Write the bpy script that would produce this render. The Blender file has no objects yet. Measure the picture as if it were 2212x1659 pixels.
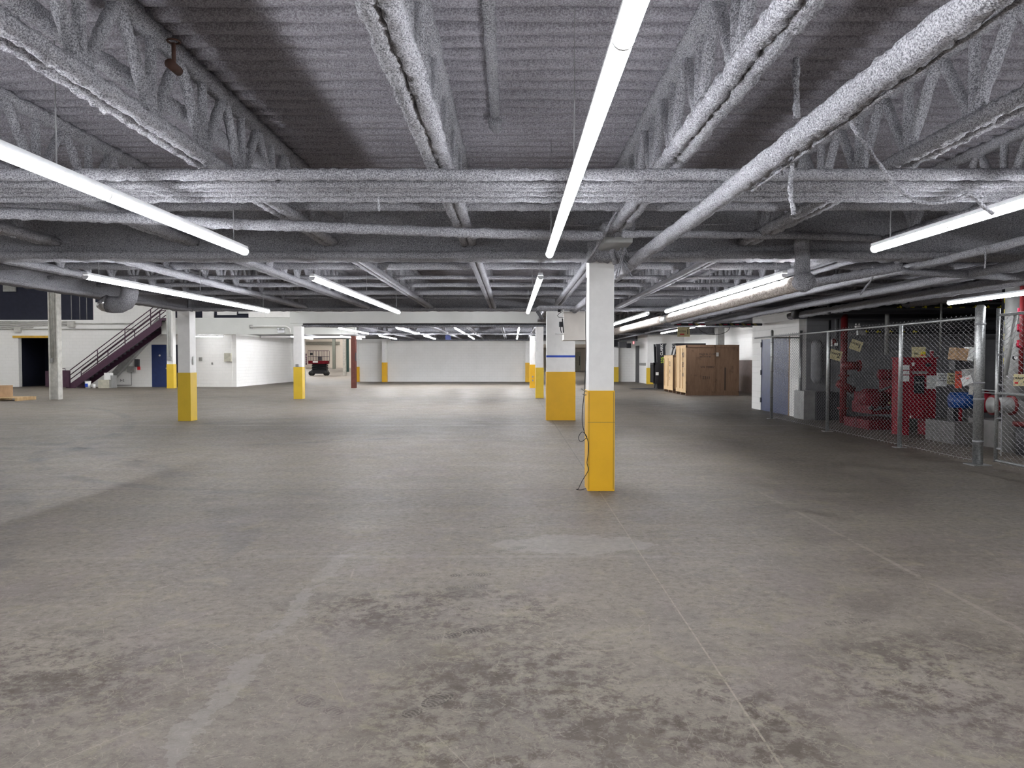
import bpy, bmesh, math, random
from mathutils import Vector, Matrix, noise
random.seed(7)
R = random.Random(11)
PI = math.pi
sc = bpy.context.scene
col = sc.collection

# ------------------------------------------------------------------ camera, world, exposure
F, CX, CY, CAMH, PITCH = 1600.0, 1108.0, 829.5, 1.6, math.atan(49.5/1600)
cam = bpy.data.cameras.new('camera'); camo = bpy.data.objects.new('camera', cam); col.objects.link(camo)
cam.sensor_fit = 'HORIZONTAL'; cam.sensor_width = 36.0; cam.lens = F/2212*36.0
cam.clip_start = 0.05; cam.clip_end = 500
camo.location = (0, 0, CAMH); camo.rotation_euler = (PI/2-PITCH, 0, math.atan(2/1600))
sc.camera = camo
w = bpy.data.worlds.new('world'); sc.world = w; w.use_nodes = True
w.node_tree.nodes['Background'].inputs[0].default_value = (0.8, 0.85, 1, 1)
w.node_tree.nodes['Background'].inputs[1].default_value = 0.03
sc.view_settings.view_transform = 'Standard'; sc.view_settings.look = 'None'
sc.view_settings.exposure = 0.12; sc.view_settings.gamma = 1; sc.view_settings.use_curve_mapping = False
LAMP = 54.0          # luminance of the strip-light lenses
LAMPCOL = (0.95, 0.965, 1.0)

def at(px, py, Y):
    a = (px-CX)/F; b = (CY-py)/F; c, s = math.cos(PITCH), math.sin(PITCH)
    t = Y/(c+b*s)
    return Vector((a*t, Y, CAMH+t*(b*c-s)))
def xa(px, Y): return (px-CX)/F*Y
def za(py, Y): return at(1108, py, Y).z

# ------------------------------------------------------------------ node helpers
class N:
    def __init__(s, nt, sock): s.nt, s.s = nt, sock
    def _m(s, op, o=None, o2=None):
        n = s.nt.nodes.new('ShaderNodeMath'); n.operation = op
        for i, v in enumerate((s, o, o2)):
            if v is None: continue
            if isinstance(v, N): s.nt.links.new(v.s, n.inputs[i])
            else: n.inputs[i].default_value = v
        return N(s.nt, n.outputs[0])
    def __add__(s, o): return s._m('ADD', o)
    __radd__ = __add__
    def __sub__(s, o): return s._m('SUBTRACT', o)
    def __mul__(s, o): return s._m('MULTIPLY', o)
    __rmul__ = __mul__
    def abs(s): return s._m('ABSOLUTE')
    def lt(s, o): return s._m('LESS_THAN', o)
    def gt(s, o): return s._m('GREATER_THAN', o)
    def sqrt(s): return s._m('SQRT')
    def sin(s): return s._m('SINE')
    def pow(s, o): return s._m('POWER', o)
    def clamp(s): 
        n = s._m('ADD', 0.0); n.s.node.use_clamp = True; return n
    def ramp(s, a, b, lo=0.0, hi=1.0):
        n = s.nt.nodes.new('ShaderNodeMapRange'); n.interpolation_type = 'SMOOTHSTEP'
        s.nt.links.new(s.s, n.inputs[0])
        for i, v in zip((1, 2, 3, 4), (a, b, lo, hi)): n.inputs[i].default_value = v
        return N(s.nt, n.outputs[0])
def newmat(name):
    m = bpy.data.materials.new(name); m.use_nodes = True
    nt = m.node_tree; b = nt.nodes['Principled BSDF']
    return m, nt, b
def coords(nt, kind='Object', scale=(1, 1, 1)):
    t = nt.nodes.new('ShaderNodeTexCoord'); mp = nt.nodes.new('ShaderNodeMapping')
    mp.inputs['Scale'].default_value = scale
    nt.links.new(t.outputs[kind], mp.inputs[0]); return mp.outputs[0]
def wcoords(nt, scale=(1, 1, 1)):
    g = nt.nodes.new('ShaderNodeNewGeometry'); mp = nt.nodes.new('ShaderNodeMapping')
    mp.inputs['Scale'].default_value = scale
    nt.links.new(g.outputs['Position'], mp.inputs[0]); return mp.outputs[0]
def noi(nt, vec, scale, detail=4, rough=0.6, dist=0.0):
    n = nt.nodes.new('ShaderNodeTexNoise'); nt.links.new(vec, n.inputs['Vector'])
    n.inputs['Scale'].default_value = scale; n.inputs['Detail'].default_value = detail
    n.inputs['Roughness'].default_value = rough; n.inputs['Distortion'].default_value = dist
    return N(nt, n.outputs[0])
def vor(nt, vec, scale, feat='F1', rnd=1.0):
    n = nt.nodes.new('ShaderNodeTexVoronoi'); nt.links.new(vec, n.inputs['Vector'])
    n.feature = feat; n.inputs['Scale'].default_value = scale; n.inputs['Randomness'].default_value = rnd
    return N(nt, n.outputs['Distance'])
def mix(nt, f, a, b):
    n = nt.nodes.new('ShaderNodeMix'); n.data_type = 'RGBA'
    if isinstance(f, N): nt.links.new(f.s, n.inputs[0])
    else: n.inputs[0].default_value = f
    for i, v in ((6, a), (7, b)):
        if isinstance(v, tuple): n.inputs[i].default_value = (*v[:3], 1)
        else: nt.links.new(v, n.inputs[i])
    return n.outputs[2]
def bump(nt, b, h, strength, dist):
    n = nt.nodes.new('ShaderNodeBump'); n.inputs['Strength'].default_value = strength
    n.inputs['Distance'].default_value = dist
    nt.links.new(h.s, n.inputs['Height']); nt.links.new(n.outputs[0], b.inputs['Normal'])

def spray_mat(name, dark, light, sc_=70, bd=0.016, lowf=0.15):
    m, nt, b = newmat(name)
    v = wcoords(nt)
    n1 = noi(nt, v, sc_, 3, 0.75); n2 = noi(nt, v, sc_*0.45, 3, 0.6); n3 = noi(nt, v, 0.9, 3, 0.5)
    h = n1*0.5 + n2*0.8
    t = (n1 + n2*0.18 + n3*lowf).ramp(0.46+lowf*0.5, 0.72+lowf*0.5)
    nt.links.new(mix(nt, t, dark, light), b.inputs['Base Color'])
    b.inputs['Roughness'].default_value = 1.0; b.inputs['Specular IOR Level'].default_value = 0.1
    bump(nt, b, h, 1.0, bd)
    return m
SPRAY = spray_mat('sprayed fireproofing', (0.15, 0.15, 0.165), (0.53, 0.53, 0.565), 120)
DECK = spray_mat('sprayed deck', (0.22, 0.21, 0.235), (0.48, 0.47, 0.515), 100, 0.010, 0.12)
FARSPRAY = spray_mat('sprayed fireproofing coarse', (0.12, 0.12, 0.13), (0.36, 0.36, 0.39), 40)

def plain(name, c, rough=0.6, metal=0.0, var=0.12, scale=6.0, spec=0.4, dirt=None):
    m, nt, b = newmat(name)
    v = wcoords(nt); n = noi(nt, v, scale, 4, 0.6)
    lo = tuple(max(0, x*(1-var)) for x in c); hi = tuple(min(1, x*(1+var)) for x in c)
    cc = mix(nt, n.ramp(0.3, 0.7), lo, hi)
    if dirt:
        d = noi(nt, v, scale*2.3, 5, 0.75).ramp(0.60, 0.72)
        cc = mix(nt, d*0.6, cc, dirt)
    nt.links.new(cc, b.inputs['Base Color'])
    b.inputs['Roughness'].default_value = rough; b.inputs['Metallic'].default_value = metal
    b.inputs['Specular IOR Level'].default_value = spec
    return m
def block_mat(name, c, c2):
    m, nt, b = newmat(name)
    v = wcoords(nt)
    sep = nt.nodes.new('ShaderNodeSeparateXYZ'); nt.links.new(v, sep.inputs[0])
    x, y, z = (N(nt, sep.outputs[i]) for i in range(3))
    comb = nt.nodes.new('ShaderNodeCombineXYZ'); nt.links.new((x+y).s, comb.inputs[0]); nt.links.new(z.s, comb.inputs[1])
    br = nt.nodes.new('ShaderNodeTexBrick'); nt.links.new(comb.outputs[0], br.inputs['Vector'])
    br.inputs['Scale'].default_value = 1.0; br.inputs['Brick Width'].default_value = 0.4; br.inputs['Row Height'].default_value = 0.2
    br.inputs['Mortar Size'].default_value = 0.008; br.inputs['Mortar Smooth'].default_value = 0.3
    n = noi(nt, v, 1.2, 5, 0.6)
    cc = mix(nt, n.ramp(0.3, 0.7), c2, c)
    cc = mix(nt, N(nt, br.outputs['Fac'])*0.22, cc, tuple(q*0.6 for q in c))
    nt.links.new(cc, b.inputs['Base Color']); b.inputs['Roughness'].default_value = 0.55
    bump(nt, b, N(nt, br.outputs['Fac'])*-1.0 + n*0.3, 0.5, 0.01)
    return m
WHITEBLOCK = block_mat('white painted block', (0.90, 0.89, 0.865), (0.86, 0.85, 0.82))
GREYBLOCK = block_mat('grey block', (0.30, 0.30, 0.31), (0.22, 0.22, 0.235))
WHITEPAINT = plain('white column paint', (0.86, 0.85, 0.83), 0.5, var=0.03)
BULK = plain('pale grey green paint', (0.62, 0.63, 0.605), 0.6, var=0.03, scale=1)
def guard_mat(name, c):
    m, nt, b = newmat(name)
    v = wcoords(nt); n = noi(nt, v, 3, 4, 0.6); d = noi(nt, v, 14, 6, 0.8).ramp(0.66, 0.73)
    cc = mix(nt, n.ramp(0.3, 0.7), tuple(x*0.93 for x in c), c)
    cc = mix(nt, d*0.5, cc, (0.10, 0.07, 0.03))
    nt.links.new(cc, b.inputs['Base Color']); b.inputs['Roughness'].default_value = 0.42
    return m
YELLOW = guard_mat('safety yellow paint', (0.80, 0.44, 0.008))
OLDYELLOW = guard_mat('worn yellow paint', (0.74, 0.50, 0.04))
BLUEP = plain('blue tape', (0.02, 0.07, 0.45), 0.5)
BLUEDOOR = plain('blue door paint', (0.018, 0.035, 0.13), 0.4)
SLATEDOOR = plain('slate blue door paint', (0.035, 0.05, 0.13), 0.45)
MAROON = plain('maroon stair paint', (0.055, 0.022, 0.042), 0.45)
BLACK = plain('black', (0.012, 0.012, 0.016), 0.5)
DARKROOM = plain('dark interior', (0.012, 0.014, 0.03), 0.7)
DARKGREY = plain('dark grey metal', (0.06, 0.06, 0.065), 0.5)
GREYMETAL = plain('grey metal', (0.30, 0.30, 0.29), 0.45, 0.2)
GALV = plain('galvanised steel', (0.42, 0.43, 0.43), 0.38, 0.75, 0.35, 60)
WIRE = plain('galvanised wire', (0.30, 0.30, 0.31), 0.5, 0.1, 0.1)
STAINLESS = plain('stainless sheet', (0.50, 0.47, 0.43), 0.42, 0.45, 0.06, 3)
LAMPWHITE = plain('white fixture enamel', (0.72, 0.73, 0.75), 0.4, var=0.02)
REDM = plain('fire red paint', (0.22, 0.008, 0.018), 0.6, var=0.15, spec=0.15)
ENGINE = plain('dull engine red', (0.11, 0.006, 0.012), 0.65, var=0.3, spec=0.12)
REDPIPE = plain('red pipe paint', (0.15, 0.012, 0.014), 0.45, var=0.2)
BLUEMOTOR = plain('blue pump paint', (0.006, 0.05, 0.22), 0.4)
BROWNSTEEL = plain('red brown primer steel', (0.12, 0.035, 0.025), 0.55)
OLDWHITE = plain('worn white steel', (0.50, 0.49, 0.455), 0.6, var=0.15, scale=5, dirt=(0.2, 0.18, 0.15))
CREAM = plain('cream wall', (0.72, 0.66, 0.58), 0.6, var=0.04)
TAUPE = plain('taupe lower band', (0.24, 0.19, 0.18), 0.5)
PAPER = plain('white paper', (0.78, 0.78, 0.76), 0.7, var=0.03)
SIGNY = plain('cream yellow sign', (0.74, 0.66, 0.38), 0.5, var=0.06)
SIGNRED = plain('sign red', (0.75, 0.03, 0.04), 0.5)
SIGNYEL = plain('bright yellow sticker', (0.85, 0.72, 0.03), 0.5)
PINK = plain('fluorescent red sticker', (0.6, 0.02, 0.07), 0.5)
CARD = plain('cardboard', (0.36, 0.23, 0.13), 0.8, var=0.1)
BEIGE = plain('beige enclosure', (0.45, 0.43, 0.35), 0.5)
RUBBER = plain('rubber', (0.02, 0.02, 0.02), 0.8)
FOIL = plain('foil', (0.7, 0.7, 0.72), 0.2, 0.9)
ORANGE = plain('yellow ochre lintel', (0.60, 0.36, 0.04), 0.5)
LIME = plain('lime decal', (0.45, 0.62, 0.04), 0.5)
OLIVE = plain('olive stripe', (0.22, 0.17, 0.05), 0.5)
def wood_mat(name, c, c2):
    m, nt, b = newmat(name)
    v = wcoords(nt, (14, 14, 1.2)); n = noi(nt, v, 1.0, 5, 0.7, 1.5); k = noi(nt, wcoords(nt), 3.0, 3, 0.5)
    cc = mix(nt, n.ramp(0.3, 0.7), c, c2); cc = mix(nt, k.ramp(0.64, 0.72)*0.5, cc, tuple(q*0.4 for q in c))
    nt.links.new(cc, b.inputs['Base Color']); b.inputs['Roughness'].default_value = 0.7
    return m
WOOD = wood_mat('crate plywood', (0.21, 0.125, 0.075), (0.15, 0.085, 0.048))
WOODL = wood_mat('pale crate wood', (0.60, 0.42, 0.22), (0.48, 0.32, 0.16))
def emis(name, c, s):
    m, nt, b = newmat(name)
    b.inputs['Base Color'].default_value = (0.9, 0.9, 0.9, 1)
    b.inputs['Emission Color'].default_value = (*c, 1); b.inputs['Emission Strength'].default_value = s
    return m
LENS = emis('lit strip lens', LAMPCOL, LAMP)
LENSFAR = emis('lit high output lens', LAMPCOL, LAMP*1.5)
LENSEND = emis('lit end bay lens', LAMPCOL, LAMP*3.3)
LENSRAISED = emis('lit added raised bay lens', LAMPCOL, LAMP*2.2)
LENSHALF = emis('lit half output lens', LAMPCOL, LAMP*0.55)
LENSMID = emis('lit added high bay lens', LAMPCOL, LAMP*1.35)
LENSDIM = emis('lit dim lens', LAMPCOL, LAMP*0.35)
EXITRED = emis('lit red exit face', (1, 0.05, 0.08), 1.2)

def floor_mat():
    m, nt, b = newmat('worn concrete floor')
    v = wcoords(nt); sep = nt.nodes.new('ShaderNodeSeparateXYZ'); nt.links.new(v, sep.inputs[0])
    x, y = N(nt, sep.outputs[0]), N(nt, sep.outputs[1])
    big = noi(nt, v, 0.28, 4, 0.55, 0.4); mid = noi(nt, v, 1.7, 6, 0.68, 0.6); fine = noi(nt, v, 16, 6, 0.75, 0.3)
    grit = noi(nt, v, 120, 3, 0.7)
    streak = noi(nt, wcoords(nt, (0.25, 2.2, 1)), 1.0, 6, 0.65, 0.4)
    base = mix(nt, (big*0.5+mid*0.5).ramp(0.36, 0.64), (0.205, 0.180, 0.160), (0.385, 0.350, 0.308))
    base = mix(nt, streak.ramp(0.45, 0.7)*0.35, base, (0.46, 0.42, 0.37))
    base = mix(nt, fine.ramp(0.50, 0.64)*0.45, base, (0.155, 0.137, 0.122))
    base = mix(nt, fine.ramp(0.46, 0.30)*0.25, base, (0.52, 0.48, 0.43))
    base = mix(nt, grit.ramp(0.56, 0.74)*0.35, base, (0.50, 0.46, 0.41))
    base = mix(nt, noi(nt, v, 0.9, 5, 0.7, 0.8).ramp(0.50, 0.62)*0.5, base, (0.30, 0.262, 0.25))
    base = mix(nt, noi(nt, v, 3.3, 5, 0.7, 1.2).ramp(0.52, 0.66)*0.45, base, (0.42, 0.385, 0.30))
    base = mix(nt, noi(nt, wcoords(nt, (1, 1.9, 1)), 38, 4, 0.8, 0.5).ramp(0.56, 0.68)*0.5, base, (0.50, 0.455, 0.40))
    base = mix(nt, noi(nt, wcoords(nt, (1, 1.5, 1)), 22, 5, 0.8, 0.9).ramp(0.54, 0.66)*0.5, base, (0.13, 0.115, 0.105))
    base = mix(nt, noi(nt, v, 75, 4, 0.8).ramp(0.58, 0.70)*0.5, base, (0.60, 0.55, 0.48))
    base = mix(nt, noi(nt, v, 55, 4, 0.8, 0.3).ramp(0.57, 0.70)*0.45, base, (0.11, 0.098, 0.09))
    # worn dark dirt in patches
    dirt = noi(nt, v, 8.5, 9, 0.82, 0.25)*0.75 + noi(nt, v, 1.8, 3, 0.5)*0.25
    def blob(cx, cy, rx, ry):
        d = ((x-cx)*(1/rx)).pow(2) + ((y-cy)*(1/ry)).pow(2)
        return d.ramp(1.0, 0.05)
    area = blob(0.0, 3.4, 0.9, 1.1) + blob(1.0, 3.15, 0.5, 0.8) + blob(-2.6, 3.6, 1.3, 1.0) + blob(2.4, 3.6, 1.2, 1.0) + blob(-0.6, 4.7, 1.2, 0.6)
    area = area + big.ramp(0.45, 0.75)*0.5
    base = mix(nt, (dirt.ramp(0.46, 0.56)*area*0.85).clamp(), base, (0.105, 0.086, 0.072))
    # scratches: warped cell edges at two scales
    sv = wcoords(nt, (1, 0.45, 1))
    e1 = vor(nt, sv, 2.6, 'DISTANCE_TO_EDGE').lt(0.0028) * noi(nt, v, 3.2, 4).gt(0.53)
    wv = nt.nodes.new('ShaderNodeVectorMath'); wv.operation = 'ADD'
    nn = nt.nodes.new('ShaderNodeTexNoise'); nn.inputs['Scale'].default_value = 7; nt.links.new(v, nn.inputs['Vector'])
    sc2 = nt.nodes.new('ShaderNodeVectorMath'); sc2.operation = 'SCALE'; sc2.inputs['Scale'].default_value = 0.12
    nt.links.new(nn.outputs[1], sc2.inputs[0]); nt.links.new(v, wv.inputs[0]); nt.links.new(sc2.outputs[0], wv.inputs[1])
    e2 = vor(nt, wv.outputs[0], 19.0, 'DISTANCE_TO_EDGE').lt(0.035) * noi(nt, v, 9.1, 5, 0.8).gt(0.53)
    base = mix(nt, (e1*0.40+e2*0.34).clamp(), base, (0.55, 0.50, 0.44))
    # tyre marks sweeping at the left
    def ring(cx, cy, rad, wd):
        d = (((x-cx).pow(2) + (y-cy).pow(2)).sqrt() - rad).abs()
        return d.ramp(wd, wd*0.35)
    tyre = ring(-19.5, -1.5, 18.9, 0.30) + ring(-19.5, -1.5, 17.0, 0.22) + ring(-2.2, 15.5, 6.6, 0.16) + ring(-30, 9, 22.5, 0.22) + ring(-9, 26, 12.5, 0.2)
    tyre = tyre * noi(nt, v, 1.1, 4, 0.7).ramp(0.38, 0.62) * (x.lt(-2.3))
    base = mix(nt, (tyre*0.42).clamp(), base, (0.115, 0.11, 0.115))
    # pale residue bands
    wob = (noi(nt, v, 2.6, 5, 0.7) - 0.5)
    wob2 = (noi(nt, v, 9, 4, 0.7) - 0.5)
    p1 = (x + 1.40 + wob*0.30 + wob2*0.22).abs().lt(0.06) * y.lt(6.3) * noi(nt, v, 2.3, 5).gt(0.44)
    p2 = (y - 6.02 + wob2*0.03).abs().lt(0.035) * x.lt(1.25) * x.gt(-2.1)
    p3 = (((x-0.55)*(1/0.85)).pow(2) + ((y-6.42)*(1/0.42)).pow(2) + wob*2.2 + wob2*0.8).lt(0.62)
    base = mix(nt, (p1*0.38 + p2*0.30 + p3*0.55).clamp(), base, (0.45, 0.425, 0.40))
    p4 = (y - 18.4 + wob*0.12).abs().lt(0.10)
    p5 = (x - 3.02 + wob2*0.05).abs().lt(0.02) * noi(nt, v, 1.9, 3).gt(0.44) * y.lt(9)
    base = mix(nt, (p4*0.35 + p5*0.45).clamp(), base, (0.50, 0.46, 0.41))
    # control joints
    j1 = (x - 1.06 + wob2*0.006).abs()
    near = y.lt(9)
    base = mix(nt, (j1.lt(0.005)*near*noi(nt, v, 14, 4, 0.8).ramp(0.35, 0.6, 0.1, 0.7)).clamp(), base, (0.55, 0.50, 0.43))
    base = mix(nt, (j1.lt(0.007)*y.gt(9)*0.7).clamp(), base, (0.10, 0.09, 0.08))
    base = mix(nt, ((y-9.17).abs().lt(0.010)*0.6).clamp(), base, (0.11, 0.10, 0.09))
    for yy in (20.3, 32.2, 44.3):
        base = mix(nt, ((y-yy).abs().lt(0.02)*0.5).clamp(), base, (0.14, 0.13, 0.12))
    # shoe prints: sole ellipses with tread rings
    def print_(cx, cy, ang, k):
        c, s = math.cos(ang), math.sin(ang)
        u = (x-cx)*c + (y-cy)*s; w_ = (y-cy)*c - (x-cx)*s
        d1 = ((u-0.07)*(1/0.095)).pow(2) + (w_*(1/0.052)).pow(2)
        d2 = ((u+0.095)*(1/0.055)).pow(2) + (w_*(1/0.040)).pow(2)
        r = d1._m('MINIMUM', d2)
        tread = ((u*300.0 + w_*w_*2500.0 + wob2*5).sin()*0.5+0.72).clamp() * (r-0.55).abs().gt(0.06)
        return r.lt(1.0)*tread*(fine.ramp(0.30, 0.55, 0.35, 1.0))*k
    pr = print_(-0.27, 4.32, 0.55, 0.75) + print_(-0.37, 4.30, 0.5, 0.45) + print_(-0.40, 3.40, 0.9, 0.8) + print_(-0.16, 3.36, 1.4, 0.5)
    pr = pr + print_(-0.33, 5.20, 0.3, 0.6) + print_(-0.32, 5.5, 0.1, 0.6) + print_(-0.17, 7.10, 0.2, 0.5) + print_(-0.02, 6.25, 0.6, 0.4) + print_(2.05, 4.5, 0.2, 0.5)
    pr = pr + print_(0.86, 7.9, 0.1, 0.35) + print_(-0.9, 3.4, 2.5, 0.4) + print_(1.32, 6.9, 0.4, 0.35)
    base = mix(nt, (pr*1.1).clamp(), base, (0.07, 0.06, 0.05))
    hs = nt.nodes.new('ShaderNodeHueSaturation'); hs.inputs['Value'].default_value = 0.45; hs.inputs['Saturation'].default_value = 1.4
    nt.links.new(base, hs.inputs['Color']); nt.links.new(hs.outputs[0], b.inputs['Base Color'])
    rg = (mid*0.35 + fine*0.35).ramp(0.25, 0.48, 0.46, 0.72)
    nt.links.new(rg.s, b.inputs['Roughness']); b.inputs['Specular IOR Level'].default_value = 0.26
    bump(nt, b, fine*0.5 + grit*0.35 + mid*0.5, 0.35, 0.006)
    return m
FLOOR = floor_mat()

# ------------------------------------------------------------------ mesh helpers
class MB:
    def __init__(s): s.v = []; s.f = []
    def box(s, x0, x1, y0, y1, z0, z1, rot=None, piv=None):
        n = len(s.v)
        p = [Vector((x, y, z)) for z in (z0, z1) for y in (y0, y1) for x in (x0, x1)]
        if rot is not None:
            pv = Vector(piv) if piv else Vector(((x0+x1)/2, (y0+y1)/2, (z0+z1)/2))
            p = [pv + rot @ (q-pv) for q in p]
        s.v += p
        s.f += [(n, n+2, n+3, n+1), (n+4, n+5, n+7, n+6), (n, n+1, n+5, n+4), (n+2, n+6, n+7, n+3), (n, n+4, n+6, n+2), (n+1, n+3, n+7, n+5)]
        return s
    def tube(s, pts, r, sides=8, jit=0.0, step=None, cap=True, flat=1.0, wob=0.0):
        pts = [Vector(p) for p in pts]
        if step:
            q = []
            for a, b in zip(pts, pts[1:]):
                k = max(1, int((b-a).length/step))
                q += [a.lerp(b, i/k) for i in range(k)]
            q.append(pts[-1]); pts = q
        n0 = len(s.v); up = None
        rr = r if hasattr(r, '__len__') else None
        for i, p in enumerate(pts):
            d = (pts[min(i+1, len(pts)-1)] - pts[max(i-1, 0)])
            if d.length < 1e-9: d = Vector((0, 0, 1))
            d.normalize()
            if up is None:
                up = Vector((0, 0, 1)) if abs(d.z) < 0.9 else Vector((0, 1, 0))
            side = d.cross(up)
            if side.length < 1e-6: side = d.orthogonal()
            side.normalize(); u2 = side.cross(d).normalized(); up = u2
            ri = rr[min(i, len(rr)-1)] if rr else r
            off = Vector((0, 0, 0))
            if wob: off = Vector((R.uniform(-wob, wob), R.uniform(-wob, wob), R.uniform(-wob, wob)))
            for k in range(sides):
                a = 2*PI*k/sides
                q = ri*(1+R.uniform(-jit, jit)) if jit else ri
                s.v.append(p+off+side*math.cos(a)*q+u2*math.sin(a)*q*flat)
        m = len(pts)
        for i in range(m-1):
            for k in range(sides):
                a = n0+i*sides+k; b = n0+i*sides+(k+1) % sides
                s.f.append((a, b, b+sides, a+sides))
        if cap:
            s.f.append(tuple(n0+k for k in range(sides))[::-1]); s.f.append(tuple(n0+(m-1)*sides+k for k in range(sides)))
        return s
    def lumpy(s, x0, x1, y0, y1, z0, z1, cell=0.06, amp=0.01):
        # closed box of grid faces with jittered points
        nx, ny, nz = (max(1, int(round(abs(b-a)/cell))) for a, b in ((x0, x1), (y0, y1), (z0, z1)))
        idx = {}
        def P(i, j, k):
            key = (i, j, k)
            if key not in idx:
                idx[key] = len(s.v)
                p = Vector((x0+(x1-x0)*i/nx, y0+(y1-y0)*j/ny, z0+(z1-z0)*k/nz))
                s.v.append(p+Vector((R.uniform(-amp, amp), R.uniform(-amp, amp), R.uniform(-amp, amp))))
            return idx[key]
        for i in range(nx):
            for j in range(ny):
                s.f.append((P(i, j, 0), P(i, j+1, 0), P(i+1, j+1, 0), P(i+1, j, 0))); s.f.append((P(i, j, nz), P(i+1, j, nz), P(i+1, j+1, nz), P(i, j+1, nz)))
            for k in range(nz):
                s.f.append((P(i, 0, k), P(i+1, 0, k), P(i+1, 0, k+1), P(i, 0, k+1))); s.f.append((P(i, ny, k), P(i, ny, k+1), P(i+1, ny, k+1), P(i+1, ny, k)))
        for j in range(ny):
            for k in range(nz):
                s.f.append((P(0, j, k), P(0, j, k+1), P(0, j+1, k+1), P(0, j+1, k))); s.f.append((P(nx, j, k), P(nx, j+1, k), P(nx, j+1, k+1), P(nx, j, k+1)))
        return s
    def prism(s, poly, axis, a, b):
        n = len(s.v); m = len(poly)
        for t in (a, b):
            for (u, v) in poly:
                s.v.append(Vector({'x': (t, u, v), 'y': (u, t, v), 'z': (u, v, t)}[axis]))
        s.f.append(tuple(range(n, n+m))); s.f.append(tuple(range(n+2*m-1, n+m-1, -1)))
        for i in range(m):
            j = (i+1) % m; s.f.append((n+i, n+m+i, n+m+j, n+j))
        return s
    def sphere(s, c, r, seg=12, rings=8, sx=1, sy=1, sz=1, jit=0):
        n = len(s.v); c = Vector(c)
        for i in range(rings+1):
            t = PI*i/rings
            for k in range(seg):
                a = 2*PI*k/seg; q = r*(1+R.uniform(-jit, jit))
                s.v.append(c+Vector((q*sx*math.sin(t)*math.cos(a), q*sy*math.sin(t)*math.sin(a), q*sz*math.cos(t))))
        for i in range(rings):
            for k in range(seg):
                a = n+i*seg+k; b = n+i*seg+(k+1) % seg
                s.f.append((a, a+seg, b+seg, b))
        return s
    def mesh(s, name, mat, smooth=False):
        me = bpy.data.meshes.new(name); me.from_pydata([tuple(p) for p in s.v], [], s.f); me.validate()
        bm = bmesh.new(); bm.from_mesh(me); bmesh.ops.recalc_face_normals(bm, faces=bm.faces); bm.to_mesh(me); bm.free()
        me.materials.append(mat)
        if smooth: me.polygons.foreach_set('use_smooth', [True]*len(me.polygons))
        return me
    def build(s, name, mat, parent=None, smooth=False, loc=None):
        o = bpy.data.objects.new(name, s.mesh(name, mat, smooth)); col.objects.link(o)
        if loc is not None: o.location = loc
        if parent is not None:
            o.parent = parent
            if loc is None: o.location = -Vector(parent.location)
        return o
def tag(o, label, cat, group=None, kind=None):
    if label: o['label'] = label
    if cat: o['category'] = cat
    if group: o['group'] = group
    if kind: o['kind'] = kind
    return o
def empty(name, loc, label, cat, group=None):
    o = bpy.data.objects.new(name, None); col.objects.link(o); o.location = loc; o.empty_display_size = 0.1
    return tag(o, label, cat, group)
def struct(name, mb, mat, smooth=False):
    o = mb.build(name, mat, None, smooth); o['kind'] = 'structure'; return o
def B(*a, **k): return MB().box(*a, **k)
def text(txt, size, mat, parent, loc, rot, name='lettering', depth=0.002, align='CENTER', sx=1.0):
    cu = bpy.data.curves.new(name, 'FONT'); cu.body = txt; cu.size = size; cu.extrude = depth; cu.align_x = align; cu.align_y = 'CENTER'
    cu.resolution_u = 3
    tmp = bpy.data.objects.new('tmp', cu); col.objects.link(tmp)
    dg = bpy.context.evaluated_depsgraph_get(); me = bpy.data.meshes.new_from_object(tmp.evaluated_get(dg))
    bpy.data.objects.remove(tmp); bpy.data.curves.remove(cu)
    me.materials.clear(); me.materials.append(mat)
    M = Matrix.Rotation(rot[2], 4, 'Z') @ Matrix.Rotation(rot[1], 4, 'Y') @ Matrix.Rotation(rot[0], 4, 'X') @ Matrix.Scale(sx, 4, (1, 0, 0))
    me.transform(M)
    o = bpy.data.objects.new(name, me); col.objects.link(o)
    if parent is not None: o.parent = parent; o.location = Vector(loc)-Vector(parent.location)
    else: o.location = loc
    return o
FRONT = (PI/2, 0, 0)            # text facing -Y
LEFTF = (PI/2, 0, -PI/2)        # text facing -X

# ================================================================== STRUCTURE
GY = [-3.0, 9.2, 20.1, 32.2, 44.3, 56.2]       # girder lines
DZ = 3.70                                       # deck height
XL, XR = -9.2, 16.0
struct('floor', B(-52, 16.3, -8.3, 172, -0.2, 0), FLOOR)
# corrugated sprayed deck
def deck(name, x0, x1, nx, y0, y1, per, amp, nz):
    mb = MB(); ny = int((y1-y0)/0.19*per)
    for j in range(ny+1):
        y = y0+(y1-y0)*j/ny
        ph = (y/0.19) % 1.0
        prof = (1.7 if 0.36 < ph < 0.64 else (0.4 if 0.24 < ph < 0.76 else -0.8))
        for i in range(nx+1):
            x = x0+(x1-x0)*i/nx
            z = DZ+amp*prof+(nz*noise.noise(Vector((x*1.3, y*5, 0)))+R.uniform(-nz, nz)*0.35 if nz else 0)
            mb.v.append(Vector((x, y, z)))
    for j in range(ny):
        for i in range(nx):
            a = j*(nx+1)+i; mb.f.append((a, a+1, a+nx+2, a+nx+1))
    o = struct(name, mb, DECK, True); return o
deck('ceiling', XL, XR, 150, -3.2, 20.1, 10, 0.036, 0.014)
deck('ceiling_far', XL, XR, 2, 32.3, 57.2, 6, 0.03, 0)
deck('ceiling_right', 1.25, XR, 2, 20.1, 32.3, 6, 0.03, 0)
struct('ceiling_raised', B(XL, 1.25, 20.15, 32.3, 4.5, 4.6), DECK)
struct('wall_raised_front', B(XL, 1.25, 20.15, 20.25, DZ, 4.5), DECK)
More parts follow.
